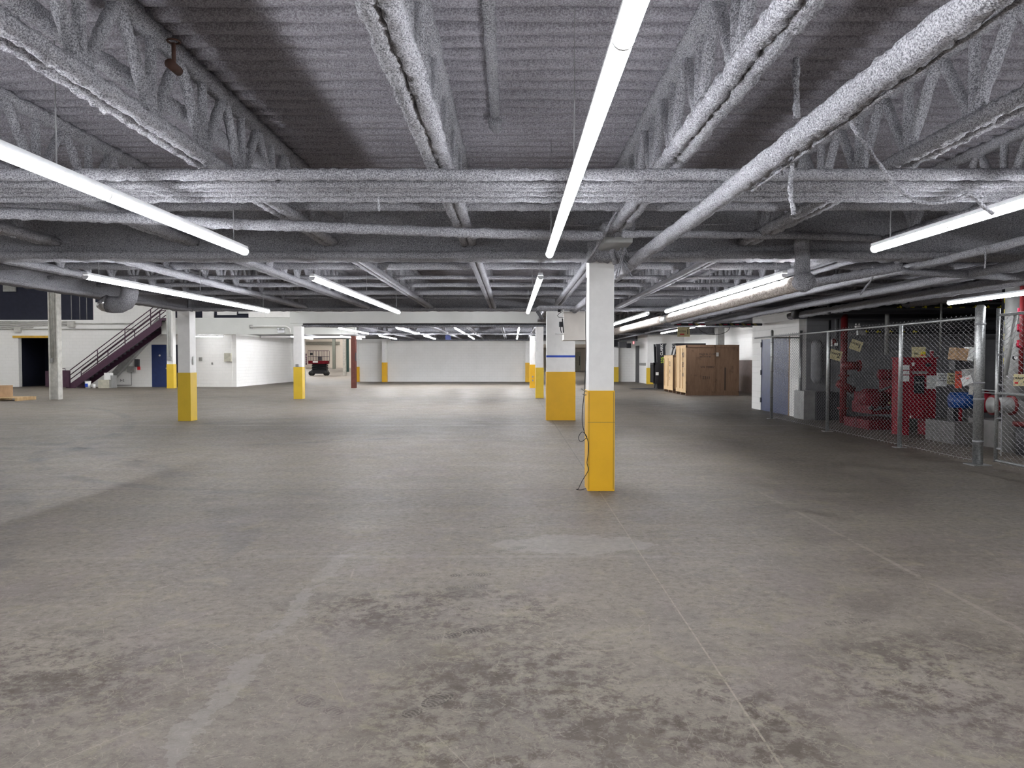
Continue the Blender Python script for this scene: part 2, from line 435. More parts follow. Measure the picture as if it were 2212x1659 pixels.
struct('wall_raised_side', B(1.15, 1.25, 20.25, 32.0, DZ, 4.5), DECK)
struct('ceiling_behind', B(XL, XR, -8.2, -3.2, DZ, DZ+0.1), DECK)
struct('ceiling_roof', B(XL, XR, -8.2, 57.2, 4.7, 4.9), DARKGREY)
struct('ceiling_high_bay', B(-36.3, XL, -8.2, 57.2, 7.6, 7.8), OLDWHITE)
struct('wall_back', B(-36.3, XR+0.3, -8.4, -8.2, 0, 7.8), WHITEBLOCK)
struct('wall_right', B(XR, XR+0.3, -8.2, 57.2, 0, DZ+0.3), GREYBLOCK)
struct('wall_left', B(-36.3, -36, -8.2, 57.2, 0, 7.8), WHITEBLOCK)
struct('wall_clerestory', B(XL-0.1, XL, -8.2, 57, DZ+0.0, 7.7), WHITEBLOCK)
WY = 45.8
# left block wall with a dark opening, a blue door opening and a dark upper panel
ox0, ox1, oz = xa(40, WY), xa(109, WY), 3.03
ux0, ux1, uz = -36, xa(203, WY), za(691, WY)
w1 = MB()
w1.box(-36, ox0, WY, WY+0.3, 0, uz); w1.box(ox0, ox1, WY, WY+0.3, oz, uz)
w1.box(ox1, -22.35, WY, WY+0.3, 0, uz); w1.box(-22.35, -20.0, WY, WY+0.3, 2.62, uz)
w1.box(-20.0, -17.3, WY, WY+0.3, 0, uz); w1.box(ux1, -17.3, WY, WY+0.3, uz, 7.6)
struct('wall_stair', w1, WHITEBLOCK)
struct('wall_dark_upper', B(ux0, ux1, WY+0.1, WY+0.3, uz, 7.6), DARKROOM)
dr = MB(); dr.box(ox0-0.4, ox1+0.6, 49, 49.2, 0, 3.3); dr.box(ox0-0.5, ox0-0.4, WY+0.3, 49, 0, 3.3); dr.box(ox1+0.5, ox1+0.6, WY+0.3, 49, 0, 3.3); dr.box(ox0-0.5, ox1+0.6, WY+0.3, 49.2, 3.3, 3.4)
struct('wall_dark_room', dr, DARKROOM)
struct('trim_1', B(xa(29, WY), xa(108, WY), WY-0.06, WY-0.002, oz, oz+0.14), ORANGE)
t = struct('window_1', B(xa(209, WY), xa(228, WY), WY-0.05, WY-0.005, za(653, WY), 6.2), DARKROOM)
d = struct('door_1', B(-22.35, -21.25, WY+0.02, WY+0.08, 0, 2.62), BLUEDOOR)
MB().sphere((-21.45, WY, 1.15), 0.05).build('door_handle', GREYMETAL, d, True)
MB().tube([(-21.85, WY+0.01, 1.95), (-21.85, WY+0.03, 1.95)], 0.06, 10).build('door_plaque', PAPER, d)
struct('wall_behind_door', B(-21.24, -20.0, WY+0.05, WY+0.1, 0, 2.62), DARKROOM)
struct('wall_recess', B(-19.6, -17.35, WY-0.05, WY, 0, 3.2), WHITEBLOCK)
struct('wall_recess_side', B(-17.3, -17.1, WY, 57.2, 0, 7.6), WHITEBLOCK)
# end wall with the two openings
EW = 57.2
ew = MB()
ew.box(-17.3, -16.1, EW, EW+0.3, 0, 7.6); ew.box(-16.1, -12.2, EW, EW+0.3, 3.5, 7.6)
ew.box(-12.2, 1.75, EW, EW+0.3, 0, 4.0); ew.box(1.75, 5.85, EW, EW+0.3, 2.9, 4.0); ew.box(5.85, XR, EW, EW+0.3, 0, 4.0)
ew.box(-12.2, XL, EW, EW+0.3, 4.0, 7.6)
struct('wall_end', ew, WHITEBLOCK)
# deep room beyond the left opening
struct('wall_deep', B(-52, -12.4, 172, 172.3, 0, 9), CREAM)
struct('wall_deep_right', B(-12.3, -12.1, EW+0.3, 172, 0, 9), CREAM)
struct('wall_deep_left', B(-52.3, -52, EW, 172, 0, 9), CREAM)
struct('wall_deep_front', B(-52, -17.3, EW, EW+0.3, 0, 9), CREAM)
struct('ceiling_deep', B(-52.3, -12.1, EW+0.3, 172.3, 8.8, 9), CREAM)
# corridor beyond the right opening
cr = MB(); cr.box(1.2, 12.5, 120, 120.3, 0, 3.6); cr.box(1.2, 1.4, EW+0.3, 120, 0, 3.6); cr.box(15.5, 15.7, EW+0.3, 120, 0, 3.6); cr.box(12.5, 15.7, 120, 120.3, 0, 3.6); cr.box(1.2, 15.7, EW+0.3, 120.3, 3.6, 3.7)
struct('wall_corridor', cr, CREAM)
d = struct('door_2', B(10.1, 11.0, 119.9, 119.98, 0, 3.1), plain('pale grey green door', (0.55, 0.55, 0.48)))
B(10.72, 10.82, 119.84, 119.9, 0.9, 2.4).build('vision_panel', BLACK, d)
# right side walls
SX = 9.42
struct('wall_right_far', B(SX, SX+0.2, 52, EW, 0, 4), WHITEBLOCK)
struct('wall_right_return', B(SX+0.2, 12.2, 52, 52.2, 0, 4), WHITEBLOCK)
struct('wall_right_mid', B(12.0, 12.2, 25.1, 52, 0, 4), WHITEBLOCK)
struct('trim_2', B(11.97, 12.0, 33, 42, 0, 1.65), TAUPE)  # darker taupe band over the lower part of the wall
struct('wall_block_far', B(8.1, 16, 24.9, 25.1, 0, DZ), WHITEBLOCK)
bw = MB(); DY0, DY1 = 21.75, 24.2
bw.box(8.1, 8.3, DY1, 24.9, 0, DZ); bw.box(8.1, 8.3, 21.0, DY0, 0, DZ); bw.box(8.1, 8.3, DY0, DY1, 2.3, DZ)
struct('wall_block_side', bw, WHITEBLOCK)
d = struct('door_3', B(8.12, 8.17, DY0, DY1, 0, 2.3), SLATEDOOR)
for z in (0.25, 1.15, 2.05): B(8.09, 8.13, DY1-0.02, DY1+0.05, z, z+0.16).build('hinge', DARKGREY, d)
B(8.09, 8.115, DY0-0.05, DY0, 0, 2.34).build('door_frame', CARD, d)
struct('wall_pump_room', B(8.3, 16, 20.95, 21.15, 0, DZ), GREYBLOCK)
# mezzanine fascia and slab
MY = 44.3
struct('wall_mezzanine_fascia', B(-21.0, XL-0.2, MY, MY+0.25, 3.2, 4.18), BULK)
struct('ceiling_mezzanine', B(-21.0, -17.31, MY+0.26, WY-0.01, 3.2, 3.4), WHITEPAINT)
struct('ceiling_mezzanine_right', B(-17.0, XL-0.2, MY+0.26, EW-0.01, 3.3, 3.4), DARKGREY)
struct('wall_mezzanine_upper', B(-15.8, XL-0.2, MY+0.05, MY+0.2, 4.2, 7.5), WHITEPAINT)
wn = struct('window_2', B(-21.0, -15.8, MY+1.2, MY+1.3, 4.2, 7.4), DARKROOM)
for x0, x1, z0, z1 in ((-19.0, -18.3, 4.2, 5.3), (-18.1, -16.9, 4.42, 5.3), (-16.8, -15.9, 4.5, 5.3)):
    B(x0, x1, MY+1.1, MY+1.19, z0, z1).build('pane', WHITEPAINT, wn)
# bulkhead below the roof
struct('wall_bulkhead', B(-9.62, 1.7, 32.0, 32.18, 3.235, 4.5), BULK)
struct('wall_opening_lintel', B(-17.0, -10.0, 50.0, 50.25, 3.15, 3.75), WHITEPAINT)

# ================================================================== GIRDERS
def girder_x(x0, x1, y, zb, zt, label, cell=0.10, mat=None, grp='sprayed girders spanning the hall'):
    g = empty('steel_girder', ((x0+x1)/2, y, zb), label, 'girder', grp)
    MB().lumpy(x0, x1, y-0.05, y+0.05, zb+0.08, zt, cell, 0.012).build('web', mat or SPRAY, g, True)
    MB().lumpy(x0, x1, y-0.17, y+0.17, zb, zb+0.085, cell*0.7, 0.012).build('bottom_flange', mat or SPRAY, g, True)
    return g
girder_x(XL, XR, GY[0], 2.85, DZ, 'grey sprayed girder overhead just behind the viewpoint', 0.2)
girder_x(XL, XR, GY[1], 2.845, DZ, 'grey sprayed girder resting on the nearest white and yellow column', 0.07)
girder_x(XL, XR, GY[2], 2.955, DZ, 'grey sprayed girder on the wide column with the blue stripe', 0.14)
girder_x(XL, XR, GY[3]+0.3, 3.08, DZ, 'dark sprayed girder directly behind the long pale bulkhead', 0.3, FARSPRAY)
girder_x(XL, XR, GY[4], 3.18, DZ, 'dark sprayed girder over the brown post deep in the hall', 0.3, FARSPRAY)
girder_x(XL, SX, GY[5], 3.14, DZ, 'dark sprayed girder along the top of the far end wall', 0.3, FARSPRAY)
def girder_y(x, y0, y1, zb, zt, label, mat=None, wd=0.17):
    g = empty('edge_beam', (x, (y0+y1)/2, zb), label, 'beam')
    MB().lumpy(x-0.05, x+0.05, y0, y1, zb+0.06, zt, 0.12, 0.01).build('web', mat or SPRAY, g, True)
    MB().lumpy(x-wd, x+wd, y0, y1, zb, zb+0.07, 0.10, 0.01).build('bottom_flange', mat or SPRAY, g, True)
girder_y(-8.75, -3, 19.9, 2.93, DZ, 'grey sprayed edge beam slanting down at left above the stair opening')
girder_y(1.2, 20.3, 32.0, 3.3, DZ, 'dark sprayed beam running from the blue-striped column to the pale bulkhead', FARSPRAY, 0.14)

# ================================================================== OPEN WEB JOISTS
CH_Z = 3.06; TOPZ = 3.62
def strut_mesh(kind, q):
    mb = MB(); h = TOPZ-CH_Z
    st = {0: 0.035, 1: 0.07, 2: None}[q]; sd = {0: 10, 1: 8, 2: 6}[q]
    h = h if q < 2 else h-0.22
    ends = {'v': (0, 0), 'f': (0, 0.38), 'b': (0, -0.38)}[kind]
    r = 0.034 if kind == 'v' else 0.038
    mb.tube([(0, ends[0], 0), (0, ends[1], h)], r, sd, 0.11 if q < 2 else 0, st, True, 1, 0.002 if q == 0 else 0)
    return mb.mesh('web_strut', SPRAY if q < 2 else FARSPRAY, True)
STR = {(k, q, n): strut_mesh(k, q) for k in 'vfb' for q in (0, 1, 2) for n in range(3)}
def joist(x, y0, y1, q, label, grp):
    CH_Z = 3.06 if q < 2 else 3.28
    g = empty('open_web_joist', (x, (y0+y1)/2, CH_Z), label, 'joist', grp)
    hz = CH_Z
    st = {0: 0.035, 1: 0.08, 2: 1.0}[q]; j = {0: 0.24, 1: 0.16, 2: 0}[q]; sd = {0: 12, 1: 8, 2: 6}[q]
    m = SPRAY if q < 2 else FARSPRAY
    yy0, yy1 = y0+0.06, y1-0.06
    mb = MB()
    for sx in (-1, 1): mb.tube([(x+sx*0.046, yy0, CH_Z-0.01), (x+sx*0.046, yy1, CH_Z-0.01)], 0.05, sd, j, st, True, 1.0, 0.006 if q == 0 else 0)
    mb.tube([(x, yy0, CH_Z+0.03), (x, yy1, CH_Z+0.03)], 0.04, 6, j, st)
    mb.build('bottom_chord', m, g, True)
    MB().tube([(x, y0+0.06, TOPZ+0.02), (x, y1-0.06, TOPZ+0.02)], 0.075, sd, j*0.7, st if q < 2 else 1.0, True, 0.7).build('top_chord', m, g, True)
    sp = 0.76 if q < 2 else 1.52; n = int((y1-y0)/sp); off = ((y1-y0)-(n-1)*sp)/2
    for i in range(n):
        y = y0+off+i*sp
        for k in 'vfb':
            o = bpy.data.objects.new('web_strut', STR[(k, q, R.randrange(3))]); col.objects.link(o)
            o.parent = g; o.location = (0, y-(y0+y1)/2, 0.02)
    return g
ORD = {-6: 'sixth', -5: 'fifth', -4: 'fourth', -3: 'third', -2: 'second', -1: 'first', 0: '', 1: 'first', 2: 'second', 3: 'third', 4: 'fourth', 5: 'fifth', 6: 'sixth', 7: 'seventh', 8: 'eighth'}
def jl(k, bay):
    if k == 0: return 'sprayed open-web joist directly over the near column line, '+bay
    return 'sprayed open-web joist, %s to the %s of the near column line, %s' % (ORD[k], 'left' if k < 0 else 'right', bay)
for k in range(-5, 9):
    joist(1.15+1.69*k, GY[0]+0.05, GY[1]-0.05, 0 if -4 <= k <= 4 else 1, jl(k, 'nearest ceiling bay'), 'open-web joists in the nearest ceiling bay')
for k in range(-5, 9):
    joist(1.15+1.69*k, GY[1]+0.05, GY[2]-0.05, 1, jl(k, 'second ceiling bay'), 'open-web joists in the second ceiling bay')
for k in range(1, 7):
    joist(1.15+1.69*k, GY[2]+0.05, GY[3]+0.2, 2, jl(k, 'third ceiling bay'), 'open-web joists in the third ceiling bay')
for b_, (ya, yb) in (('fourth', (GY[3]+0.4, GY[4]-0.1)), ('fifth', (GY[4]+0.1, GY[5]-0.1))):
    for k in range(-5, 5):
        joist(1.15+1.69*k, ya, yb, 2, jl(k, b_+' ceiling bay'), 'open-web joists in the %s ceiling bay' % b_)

# ================================================================== CEILING PIPES
def pipe(name, pts, r, label, cat='pipe', mat=None, jit=0.15, step=0.04, sides=12, grp=None, wob=0.003):
    o = MB().tube(pts, r, sides, jit, step, True, 1, wob).build(name, mat or SPRAY, None, True)
    return tag(o, label, cat, grp)
# cross runs in the nearest bay
pipe('sprinkler_pipe', [(-8.6, 5.33, 2.93), (15.9, 5.33, 2.93)], 0.042, 'thick sprayed pipe across the ceiling, frontmost of the conduit bundle')
for i, (yy, zz, r) in enumerate(((5.58, 2.925, 0.021), (5.74, 2.93, 0.019), (5.90, 2.93, 0.021), (6.06, 2.925, 0.025))):
    pipe('conduit', [(-8.6, yy, zz), (15.9, yy, zz)], r*1.5, 'sprayed conduit in the cross bundle, %s behind its thick front pipe' % ('first', 'second', 'third', 'last and lowest')[i], 'conduit', jit=0.2, grp='sprayed conduits bundled behind the front pipe', sides=8)
pipe('conduit', [(-8.6, 7.4, 3.14), (15.9, 7.4, 3.14)], 0.05, 'sprayed pipe threading through the joists just beyond the conduit bundle', 'pipe')
pts = [at(px, py, Y) for px, py, Y in ((-250, 452, 6.6), (180, 466, 6.75), (470, 482, 7.0), (740, 492, 7.3), (1010, 503, 7.6), (1300, 510, 7.9))]
pipe('sprinkler_pipe', pts, 0.052, 'sprayed pipe sloping gently down from left towards the near column top')
pipe('sprinkler_pipe', [at(1345, 505, 7.95), at(1700, 508, 8.4), at(1900, 515, 8.8)], 0.04, 'short sprayed pipe right of the near column top, in front of the girder')
for i, yy in enumerate((10.4, 12.2, 13.6, 15.2, 16.6, 18.2)):
    pipe('conduit', [(-8.5, yy, 3.13+0.03*(i % 2)), (15.9, yy, 3.13+0.03*(i % 2))], (0.045, 0.06, 0.035)[i % 3], 'sprayed cross pipe beyond the near girder, %s from it' % ('first', 'second', 'third', 'fourth', 'fifth', 'sixth')[i], 'pipe', step=0.15, sides=8, grp='sprayed cross pipes in the second bay')
# long pipes running away from the camera
pipe('sprinkler_main', [(1.60, 1.0, 2.82), (1.52, 6.0, 2.80), (1.45, 8.75, 2.79), (1.44, 9.2, 2.78), (1.44, 15.0, 2.78), (1.46, 18.3, 2.80)], 0.066, 'large sprayed main pipe running overhead, right of the near column')
for yy in (3.2, 5.9, 7.6):
    pass
ct = pipe('cable', [(1.70, 1.0, 2.79), (1.61, 3.4, 2.755), (1.60, 5.0, 2.74)], 0.010, 'thin sprayed cable hugging the underside of the large main pipe', 'cable', jit=0.3, sides=6)
pipe('sprinkler_pipe', [(-0.13, 3.0, 3.63), (-0.15, 6.15, 3.63)], 0.038, 'sprayed pipe lying against the deck near the centre light')
pipe('junction_box', [(-0.15, 6.2, 3.6), (-0.15, 6.45, 3.6)], 0.06, 'small sprayed box on the deck at the end of a pipe', 'junction box', sides=4)
pts = [(-2.5, -1, 3.36), (-2.42, 4.3, 3.36), (-2.1, 9.0, 3.36)]
pipe('sprinkler_pipe', pts, 0.055, 'dark sprayed pipe passing through the web of the second left joist')
# valve on that pipe
vv = empty('pipe_valve', at(375, 130, 4.4), 'rusty brown valve with a small handwheel on the pipe at upper left', 'valve')
RUST = plain('dark rust', (0.05, 0.022, 0.015), 0.8)
vb = MB(); c0 = vv.location
vb.tube([c0+Vector((0, -0.06, -0.04)), c0+Vector((0, 0.06, -0.04))], 0.028, 10); vb.tube([c0+Vector((0, 0, -0.02)), c0+Vector((0, 0, 0.10))], 0.013, 8); vb.build('valve_body', RUST, vv, True)
MB().tube([c0+Vector((0.035*math.cos(a), 0.035*math.sin(a), 0.11)) for a in [2*PI*i/12 for i in range(13)]], 0.006, 5).build('handwheel', RUST, vv, True)
# big insulated pipe under the right lights
WHITESPRAY = spray_mat('white insulation coat', (0.22, 0.19, 0.17), (0.55, 0.50, 0.46), 45)
bp = empty('insulated_pipe', (3.35, 12, 2.5), 'thick white-coated pipe running beneath the right-hand strip light', 'pipe')
MB().tube([(3.42, 8.75, 2.53), (3.36, 15.9, 2.52)], 0.095, 16, 0.06, 0.06).build('pipe_run', WHITESPRAY, bp, True)
MB().tube([(3.42, 8.68, 2.53), (3.42, 8.8, 2.53)], 0.115, 16, 0.08, 0.03).build('end_cap', SPRAY, bp, True)
MB().tube([(3.36, 15.9, 2.52), (3.35, 16.6, 2.52)], 0.075, 12).build('coupling', GREYMETAL, bp, True)
MB().tube([(3.44, 8.85, 2.62), (3.44, 8.85, 3.1)], 0.09, 12, 0.1, 0.05).build('riser', SPRAY, bp, True)
bp = empty('insulated_pipe', (3.1, 18, 2.5), 'white-coated pipe continuing beyond the first beside the near column', 'pipe')
MB().tube([(3.34, 16.7, 2.52), (3.12, 23.0, 2.50)], 0.10, 12, 0.06, 0.08).build('pipe_run', WHITESPRAY, bp, True)
pipe('sprinkler_pipe', [(3.56, 9.5, 2.55), (4.95, 9.5, 2.80)], 0.055, 'sprayed pipe climbing rightwards from the end of the white-coated pipe')
pipe('sprinkler_pipe', [(5.0, 9.6, 2.76), (7.0, 10.6, 2.80), (9.0, 11.0, 2.86)], 0.05, 'short bent sprayed pipe under the girder by the right light')
for i, (xx, zz, rr, y0, y1, lb) in enumerate((
        (5.2, 2.82, 0.05, 1.5, 24, 'sprayed pipe overhead between the right light and the fence'),
        (6.3, 2.80, 0.065, 1.5, 24, 'thicker sprayed pipe overhead just left of the fence line'),
        (6.75, 2.95, 0.035, 2.5, 24, 'thin sprayed conduit overhead beside the thicker pipe by the fence'),
        (7.5, 2.80, 0.09, 9.5, 20, 'dark thick sprayed pipe over the fence enclosure'),
        (4.6, 2.95, 0.035, 9.4, 30, 'thin sprayed conduit overhead right of the white-coated pipe'),
        (9.2, 2.95, 0.12, 8.0, 20, 'large dark duct-like pipe above the pump room'))):
    pipe('sprinkler_pipe', [(xx, y0, zz), (xx-0.05, y1, zz)], rr, lb, step=0.1, sides=10)
# angled cables
def strand(name, pix, Y, r, label, cat='cable', mat=None, jit=0.25, n=1):
    pts = [at(p[0], p[1], p[2] if len(p) > 2 else Y) for p in pix]
    # smooth
    q = []
    for i in range(len(pts)-1):
        p0, p1, p2, p3 = pts[max(i-1, 0)], pts[i], pts[i+1], pts[min(i+2, len(pts)-1)]
        for k in range(6):
            t_ = k/6
            q.append(0.5*((2*p1)+(p2-p0)*t_+(2*p0-5*p1+4*p2-p3)*t_*t_+(3*p1-p0-3*p2+p3)*t_**3))
    q.append(pts[-1])
    o = MB().tube(q, r, 6, jit).build(name, mat or SPRAY, None, True)
    return tag(o, label, cat)
strand('hanging_cable', [(1835, 245), (1842, 275), (1875, 320), (1920, 385), (1965, 428), (2010, 440), (2060, 434), (2095, 421), (2125, 448), (2145, 462)], 4.6, 0.013, 'sprayed cable sagging in a loop at upper right below the main pipe')
strand('hanging_cable', [(1350, 425, 7.6), (1325, 470, 7.8), (1302, 512, 8.0), (1280, 548, 8.4), (1268, 565, 8.85)], 8, 0.018, 'sprayed cable slanting down to the top of the near column')
strand('hanging_rod', [(1709, 305), (1710, 360), (1707, 420), (1711, 445), (1714, 464)], 4.35, 0.014, 'clotted sprayed strand dangling below the large main pipe', 'cable', jit=0.5)
strand('hanging_rod', [(1680, 348), (1690, 372), (1692, 385)], 4.6, 0.008, 'short stub of sprayed wire hanging left of the dangling strand', 'cable')
strand('hanger_rod', [(1720, 125), (1719, 180), (1720, 255)], 4.8, 0.022, 'sprayed rod hanging from the deck above the large main pipe', 'hanger', jit=0.3)
strand('hanging_cable', [(-40, 470), (200, 463), (420, 475)], 8.7, 0.006, 'thin sprayed wire strung before the girder at left', 'cable')
strand('hanging_cable', [(870, 485), (960, 478), (1025, 475), (1150, 480), (1290, 488), (1450, 488), (1700, 480), (2000, 482), (2240, 486)], 8.6, 0.007, 'long thin sprayed wire strung across in front of the near girder', 'cable')
strand('hanging_cable', [(110, 517), (170, 527), (262, 534)], 8.8, 0.006, 'short sagging sprayed wire against the girder at far left', 'cable')
strand('hanging_cable', [(818, 425), (818, 440), (819, 456)], 5.9, 0.008, 'short sprayed wire tail under the conduit bundle left of centre', 'cable')
strand('hanging_cable', [(2127, 528), (2128, 560), (2126, 580)], 8.0, 0.010, 'sprayed stub hanging under a pipe at far right', 'cable')
strand('hanging_cable', [(1885, 575, 10), (1884, 600, 10), (1870, 620, 10), (1857, 637, 10)], 10, 0.012, 'curved wire tail hanging beyond the girder, right of the white-coated pipe', 'cable')
cc = empty('cable_coil', at(1362, 560, 8.6), 'bundle of looped sprayed cable hanging beside the near column top', 'cable')
for i, L in enumerate(([(1352, 525), (1338, 570), (1330, 600), (1336, 595), (1345, 560), (1352, 528)], [(1350, 528), (1340, 560), (1352, 590), (1366, 598), (1352, 575), (1336, 548), (1346, 528)],
                       [(1338, 548), (1355, 568), (1370, 580), (1366, 590), (1352, 582), (1345, 560)], [(1346, 530), (1356, 548), (1356, 565), (1347, 552), (1340, 540)])):
    MB().tube([at(a, b, 8.55+0.04*i) for a, b in L], 0.0075, 6, 0.2).build('cable_loop', SPRAY, cc, True)
jb = empty('junction_tray', at(1335, 520, 8.5), 'grey metal tray sprayed over on top, at the near column head', 'tray')
MB().box(*sorted((xa(1303, 8.3), xa(1362, 8.3))), 8.2, 8.8, za(527, 8.3), za(515, 8.3)).build('tray_body', GREYMETAL, jb)
MB().lumpy(*sorted((xa(1300, 8.3), xa(1366, 8.3))), 8.2, 8.95, za(515, 8.3), za(480, 8.3), 0.04, 0.02).build('sprayed_lump', SPRAY, jb, True)
tag(MB().tube([at(1328, 528, 8.7), at(1322, 545, 8.7), at(1330, 570, 8.75)], 0.035, 8, 0.15).build('sprayed_elbow', SPRAY, None, True), 'short sprayed pipe elbow dropping behind the near column top', 'pipe')
tag(MB().lumpy(0.9, 1.35, 8.9, 9.05, 2.80, 3.05, 0.04, 0.015).build('column_cap_plate', SPRAY, None, True), 'sprayed plate capping the near column under the girder', 'plate')
# round duct elbow at the left
de = empty('duct_elbow', (-8.9, 15.6, 2.9), 'fat sprayed duct elbow with foil end hanging over the stairs at left', 'duct')
pp = [(-7.68, 15, 3.3), (-7.68, 15, 2.98), (-7.70, 15, 2.88), (-7.76, 15, 2.79), (-7.86, 15, 2.74), (-8.0, 15, 2.735), (-8.12, 15, 2.75)]
pp = [(a-0.06, b, c) for a, b, c in pp]
MB().tube(pp, 0.165, 18, 0.03).build('duct_run', SPRAY, de, True)
MB().tube([(-8.18, 15, 2.752), (-8.24, 15, 2.765), (-8.29, 15, 2.80)], 0.16, 18, 0.04).build('foil_end', FOIL, de, True)
# pipe stub at the blue striped column
tag(MB().tube([at(1172, 690, 16.5), at(1160, 672, 16.5)], 0.035, 8).build('drain_stub', DARKGREY, None, True), 'dark open pipe end left of the blue-striped column top', 'pipe')
tag(MB().tube([at(1160, 668, 16.5), at(1165, 663, 16.5), at(1240, 665, 16.5), at(1262, 668, 16.5)], 0.04, 10, 0.12, 0.05).build('sprinkler_pipe', SPRAY, None, True), 'sprayed cross pipe over the blue-striped column top', 'pipe')

# ================================================================== COLUMNS
def column(x0, x1, y0, y1, ztop, zy, label, shaft=None, guard=None, stripe=False, joint=False):
    g = empty('structural_column', ((x0+x1)/2, (y0+y1)/2, 0), label, 'column', 'white columns with yellow bases')
    e = 0.012
    B(x0+e, x1-e, y0+e, y1-e, zy-0.02, ztop).build('shaft', shaft or WHITEPAINT, g)
    gb = MB().box(x0, x1, y0, y1, 0, zy); gb.build('base_guard', guard or YELLOW, g)
    if joint:
        for z in (0.845,): B(x0-0.001, x1+0.001, y0-0.0015, y0, z, z+0.006).build('guard_seam', OLIVE, g)
        for xx in (x0+0.012, x1-0.018): B(xx, xx+0.006, y0-0.0015, y0, 0.02, 1.22).build('guard_seam', OLIVE, g)
    if stripe: B(x0+e-0.004, x1-e+0.004, y0+e-0.004, y1-e+0.004, 1.70, 1.755).build('blue_stripe', BLUEP, g)
    return g
column(0.92, 1.25, 9.08, 9.46, 2.85, 1.237, 'nearest white column with bright yellow base, right of centre', joint=True)
column(0.90, 1.69, 20.0, 20.35, 2.95, 1.31, 'wide white column with a thin blue stripe above its yellow base', stripe=True)
column(0.98, 1.33, 32.0, 32.4, 3.08, 1.32, 'narrow column with dull yellow base just left of the blue-striped column', guard=OLDYELLOW)
column(1.00, 1.33, 44.1, 44.5, 3.1, 1.39, 'white column fourth in the right-hand row, two small boxes on its yellow base')
column(0.94, 1.30, 56.3, 56.7, 3.12, 1.47, 'farthest column of the right-hand row against the end wall')
column(-8.93, -8.585, 19.7, 20.1, 2.95, 1.29, 'left white column with yellow base, nearest of the left-hand row', guard=OLDYELLOW)
column(-9.25, -8.88, 31.2, 31.6, 3.06, 1.35, 'second left-hand column with scuffed olive yellow base, by the scissor lift', guard=OLDYELLOW)
column(-10.0, -9.62, 56.5, 56.9, 3.15, 1.49, 'far left-hand column with bright yellow base against the end wall')
column(-20.35, -19.95, 43.5, 43.9, 7.5, 1.42, 'tall column with conduits and yellow base beside the blue door', guard=OLDYELLOW)
column(-12.05, -11.82, 56.9, 57.15, 3.2, 1.16, 'short yellow-based pilaster just right of the brown post')
column(7.75, 8.1, 56.8, 57.15, 3.2, 1.14, 'small dull yellow-based pilaster right of the nearest column', guard=OLDYELLOW)
column(9.35, 10.4, 51.6, 51.98, 3.6, 1.13, 'broad white pier with dull yellow base behind the forklift mast', guard=OLDYELLOW)
c4 = [o for o in col.objects if o.get('label', '').startswith('white column fourth')][0]
for z in (0.40, 0.62): B(1.14, 1.22, 44.07, 44.10, z, z+0.1).build('outlet_box', GREYMETAL, c4)
cB = [o for o in col.objects if o.get('label', '').startswith('second left-hand')][0]
B(-9.15, -9.03, 31.17, 31.2, 1.36, 1.47).build('outlet_box', GREYMETAL, cB)
cA = [o for o in col.objects if o.get('label', '').startswith('left white column')][0]
B(-8.59, -8.57, 19.85, 19.93, 1.5, 1.72).build('light_switch', PAPER, cA)
cD = [o for o in col.objects if o.get('label', '').startswith('tall column')][0]
mb = MB()
for i in range(4): mb.tube([(-20.28+i*0.07, 43.45, 1.75), (-20.28+i*0.07, 43.45, 6)], 0.018, 6)
mb.build('conduits', GREYMETAL, cD, True); B(-20.3, -20.05, 43.42, 43.5, 1.65, 1.85).build('conduit_box', GREYMETAL, cD)
tag(B(11.05, 11.4, 40, 40.4, 0, 3.6).build('steel_post', GREYMETAL), 'plain grey post against the white wall above the big crate', 'post')
# hooks on near column guard
cN = [o for o in col.objects if o.get('label', '').startswith('nearest white column')][0]
hk = MB(); hk.tube([at(1266, 845, 9.06), at(1262, 844, 9.03), at(1256, 840, 9.0)], 0.006, 6); hk.tube([at(1266, 853, 9.06), at(1262, 853, 9.03), at(1259, 851, 9.0)], 0.006, 6)
hk.build('hook', GREYMETAL, cN, True)
# brown steel post
g = empty('steel_post', (-9.46, 44.1, 0), 'red-brown steel post standing right of the scissor lift', 'post')
pm = MB(); pm.box(-9.62, -9.34, 44.0, 44.03, 0, 3.1); pm.box(-9.62, -9.34, 44.25, 44.28, 0, 3.1); pm.box(-9.49, -9.46, 44.03, 44.25, 0, 3.1); pm.build('steel_section', BROWNSTEEL, g)
B(-9.36, -9.30, 43.94, 44.0, 1.6, 2.1).build('switch_box', DARKGREY, g)
g = empty('steel_post', (-19.05, 30.8, 0), 'grey-white steel post standing alone left of the stairs', 'post')
pm = MB(); pm.box(-19.25, -19.21, 30.7, 31.0, 0, 7.5); pm.box(-18.91, -18.87, 30.7, 31.0, 0, 7.5); pm.box(-19.21, -18.91, 30.83, 30.86, 0, 7.5); pm.build('steel_section', OLDWHITE, g)
pm = MB()
for i, x in enumerate((-19.17, -19.12, -19.06)): pm.tube([(x, 30.78, 1.7), (x, 30.78, 7)], 0.02, 6)
pm.build('conduits', OLDWHITE, g, True); B(-19.2, -19.1, 30.72, 30.8, 1.55, 1.72).build('outlet_box', GREYMETAL, g)
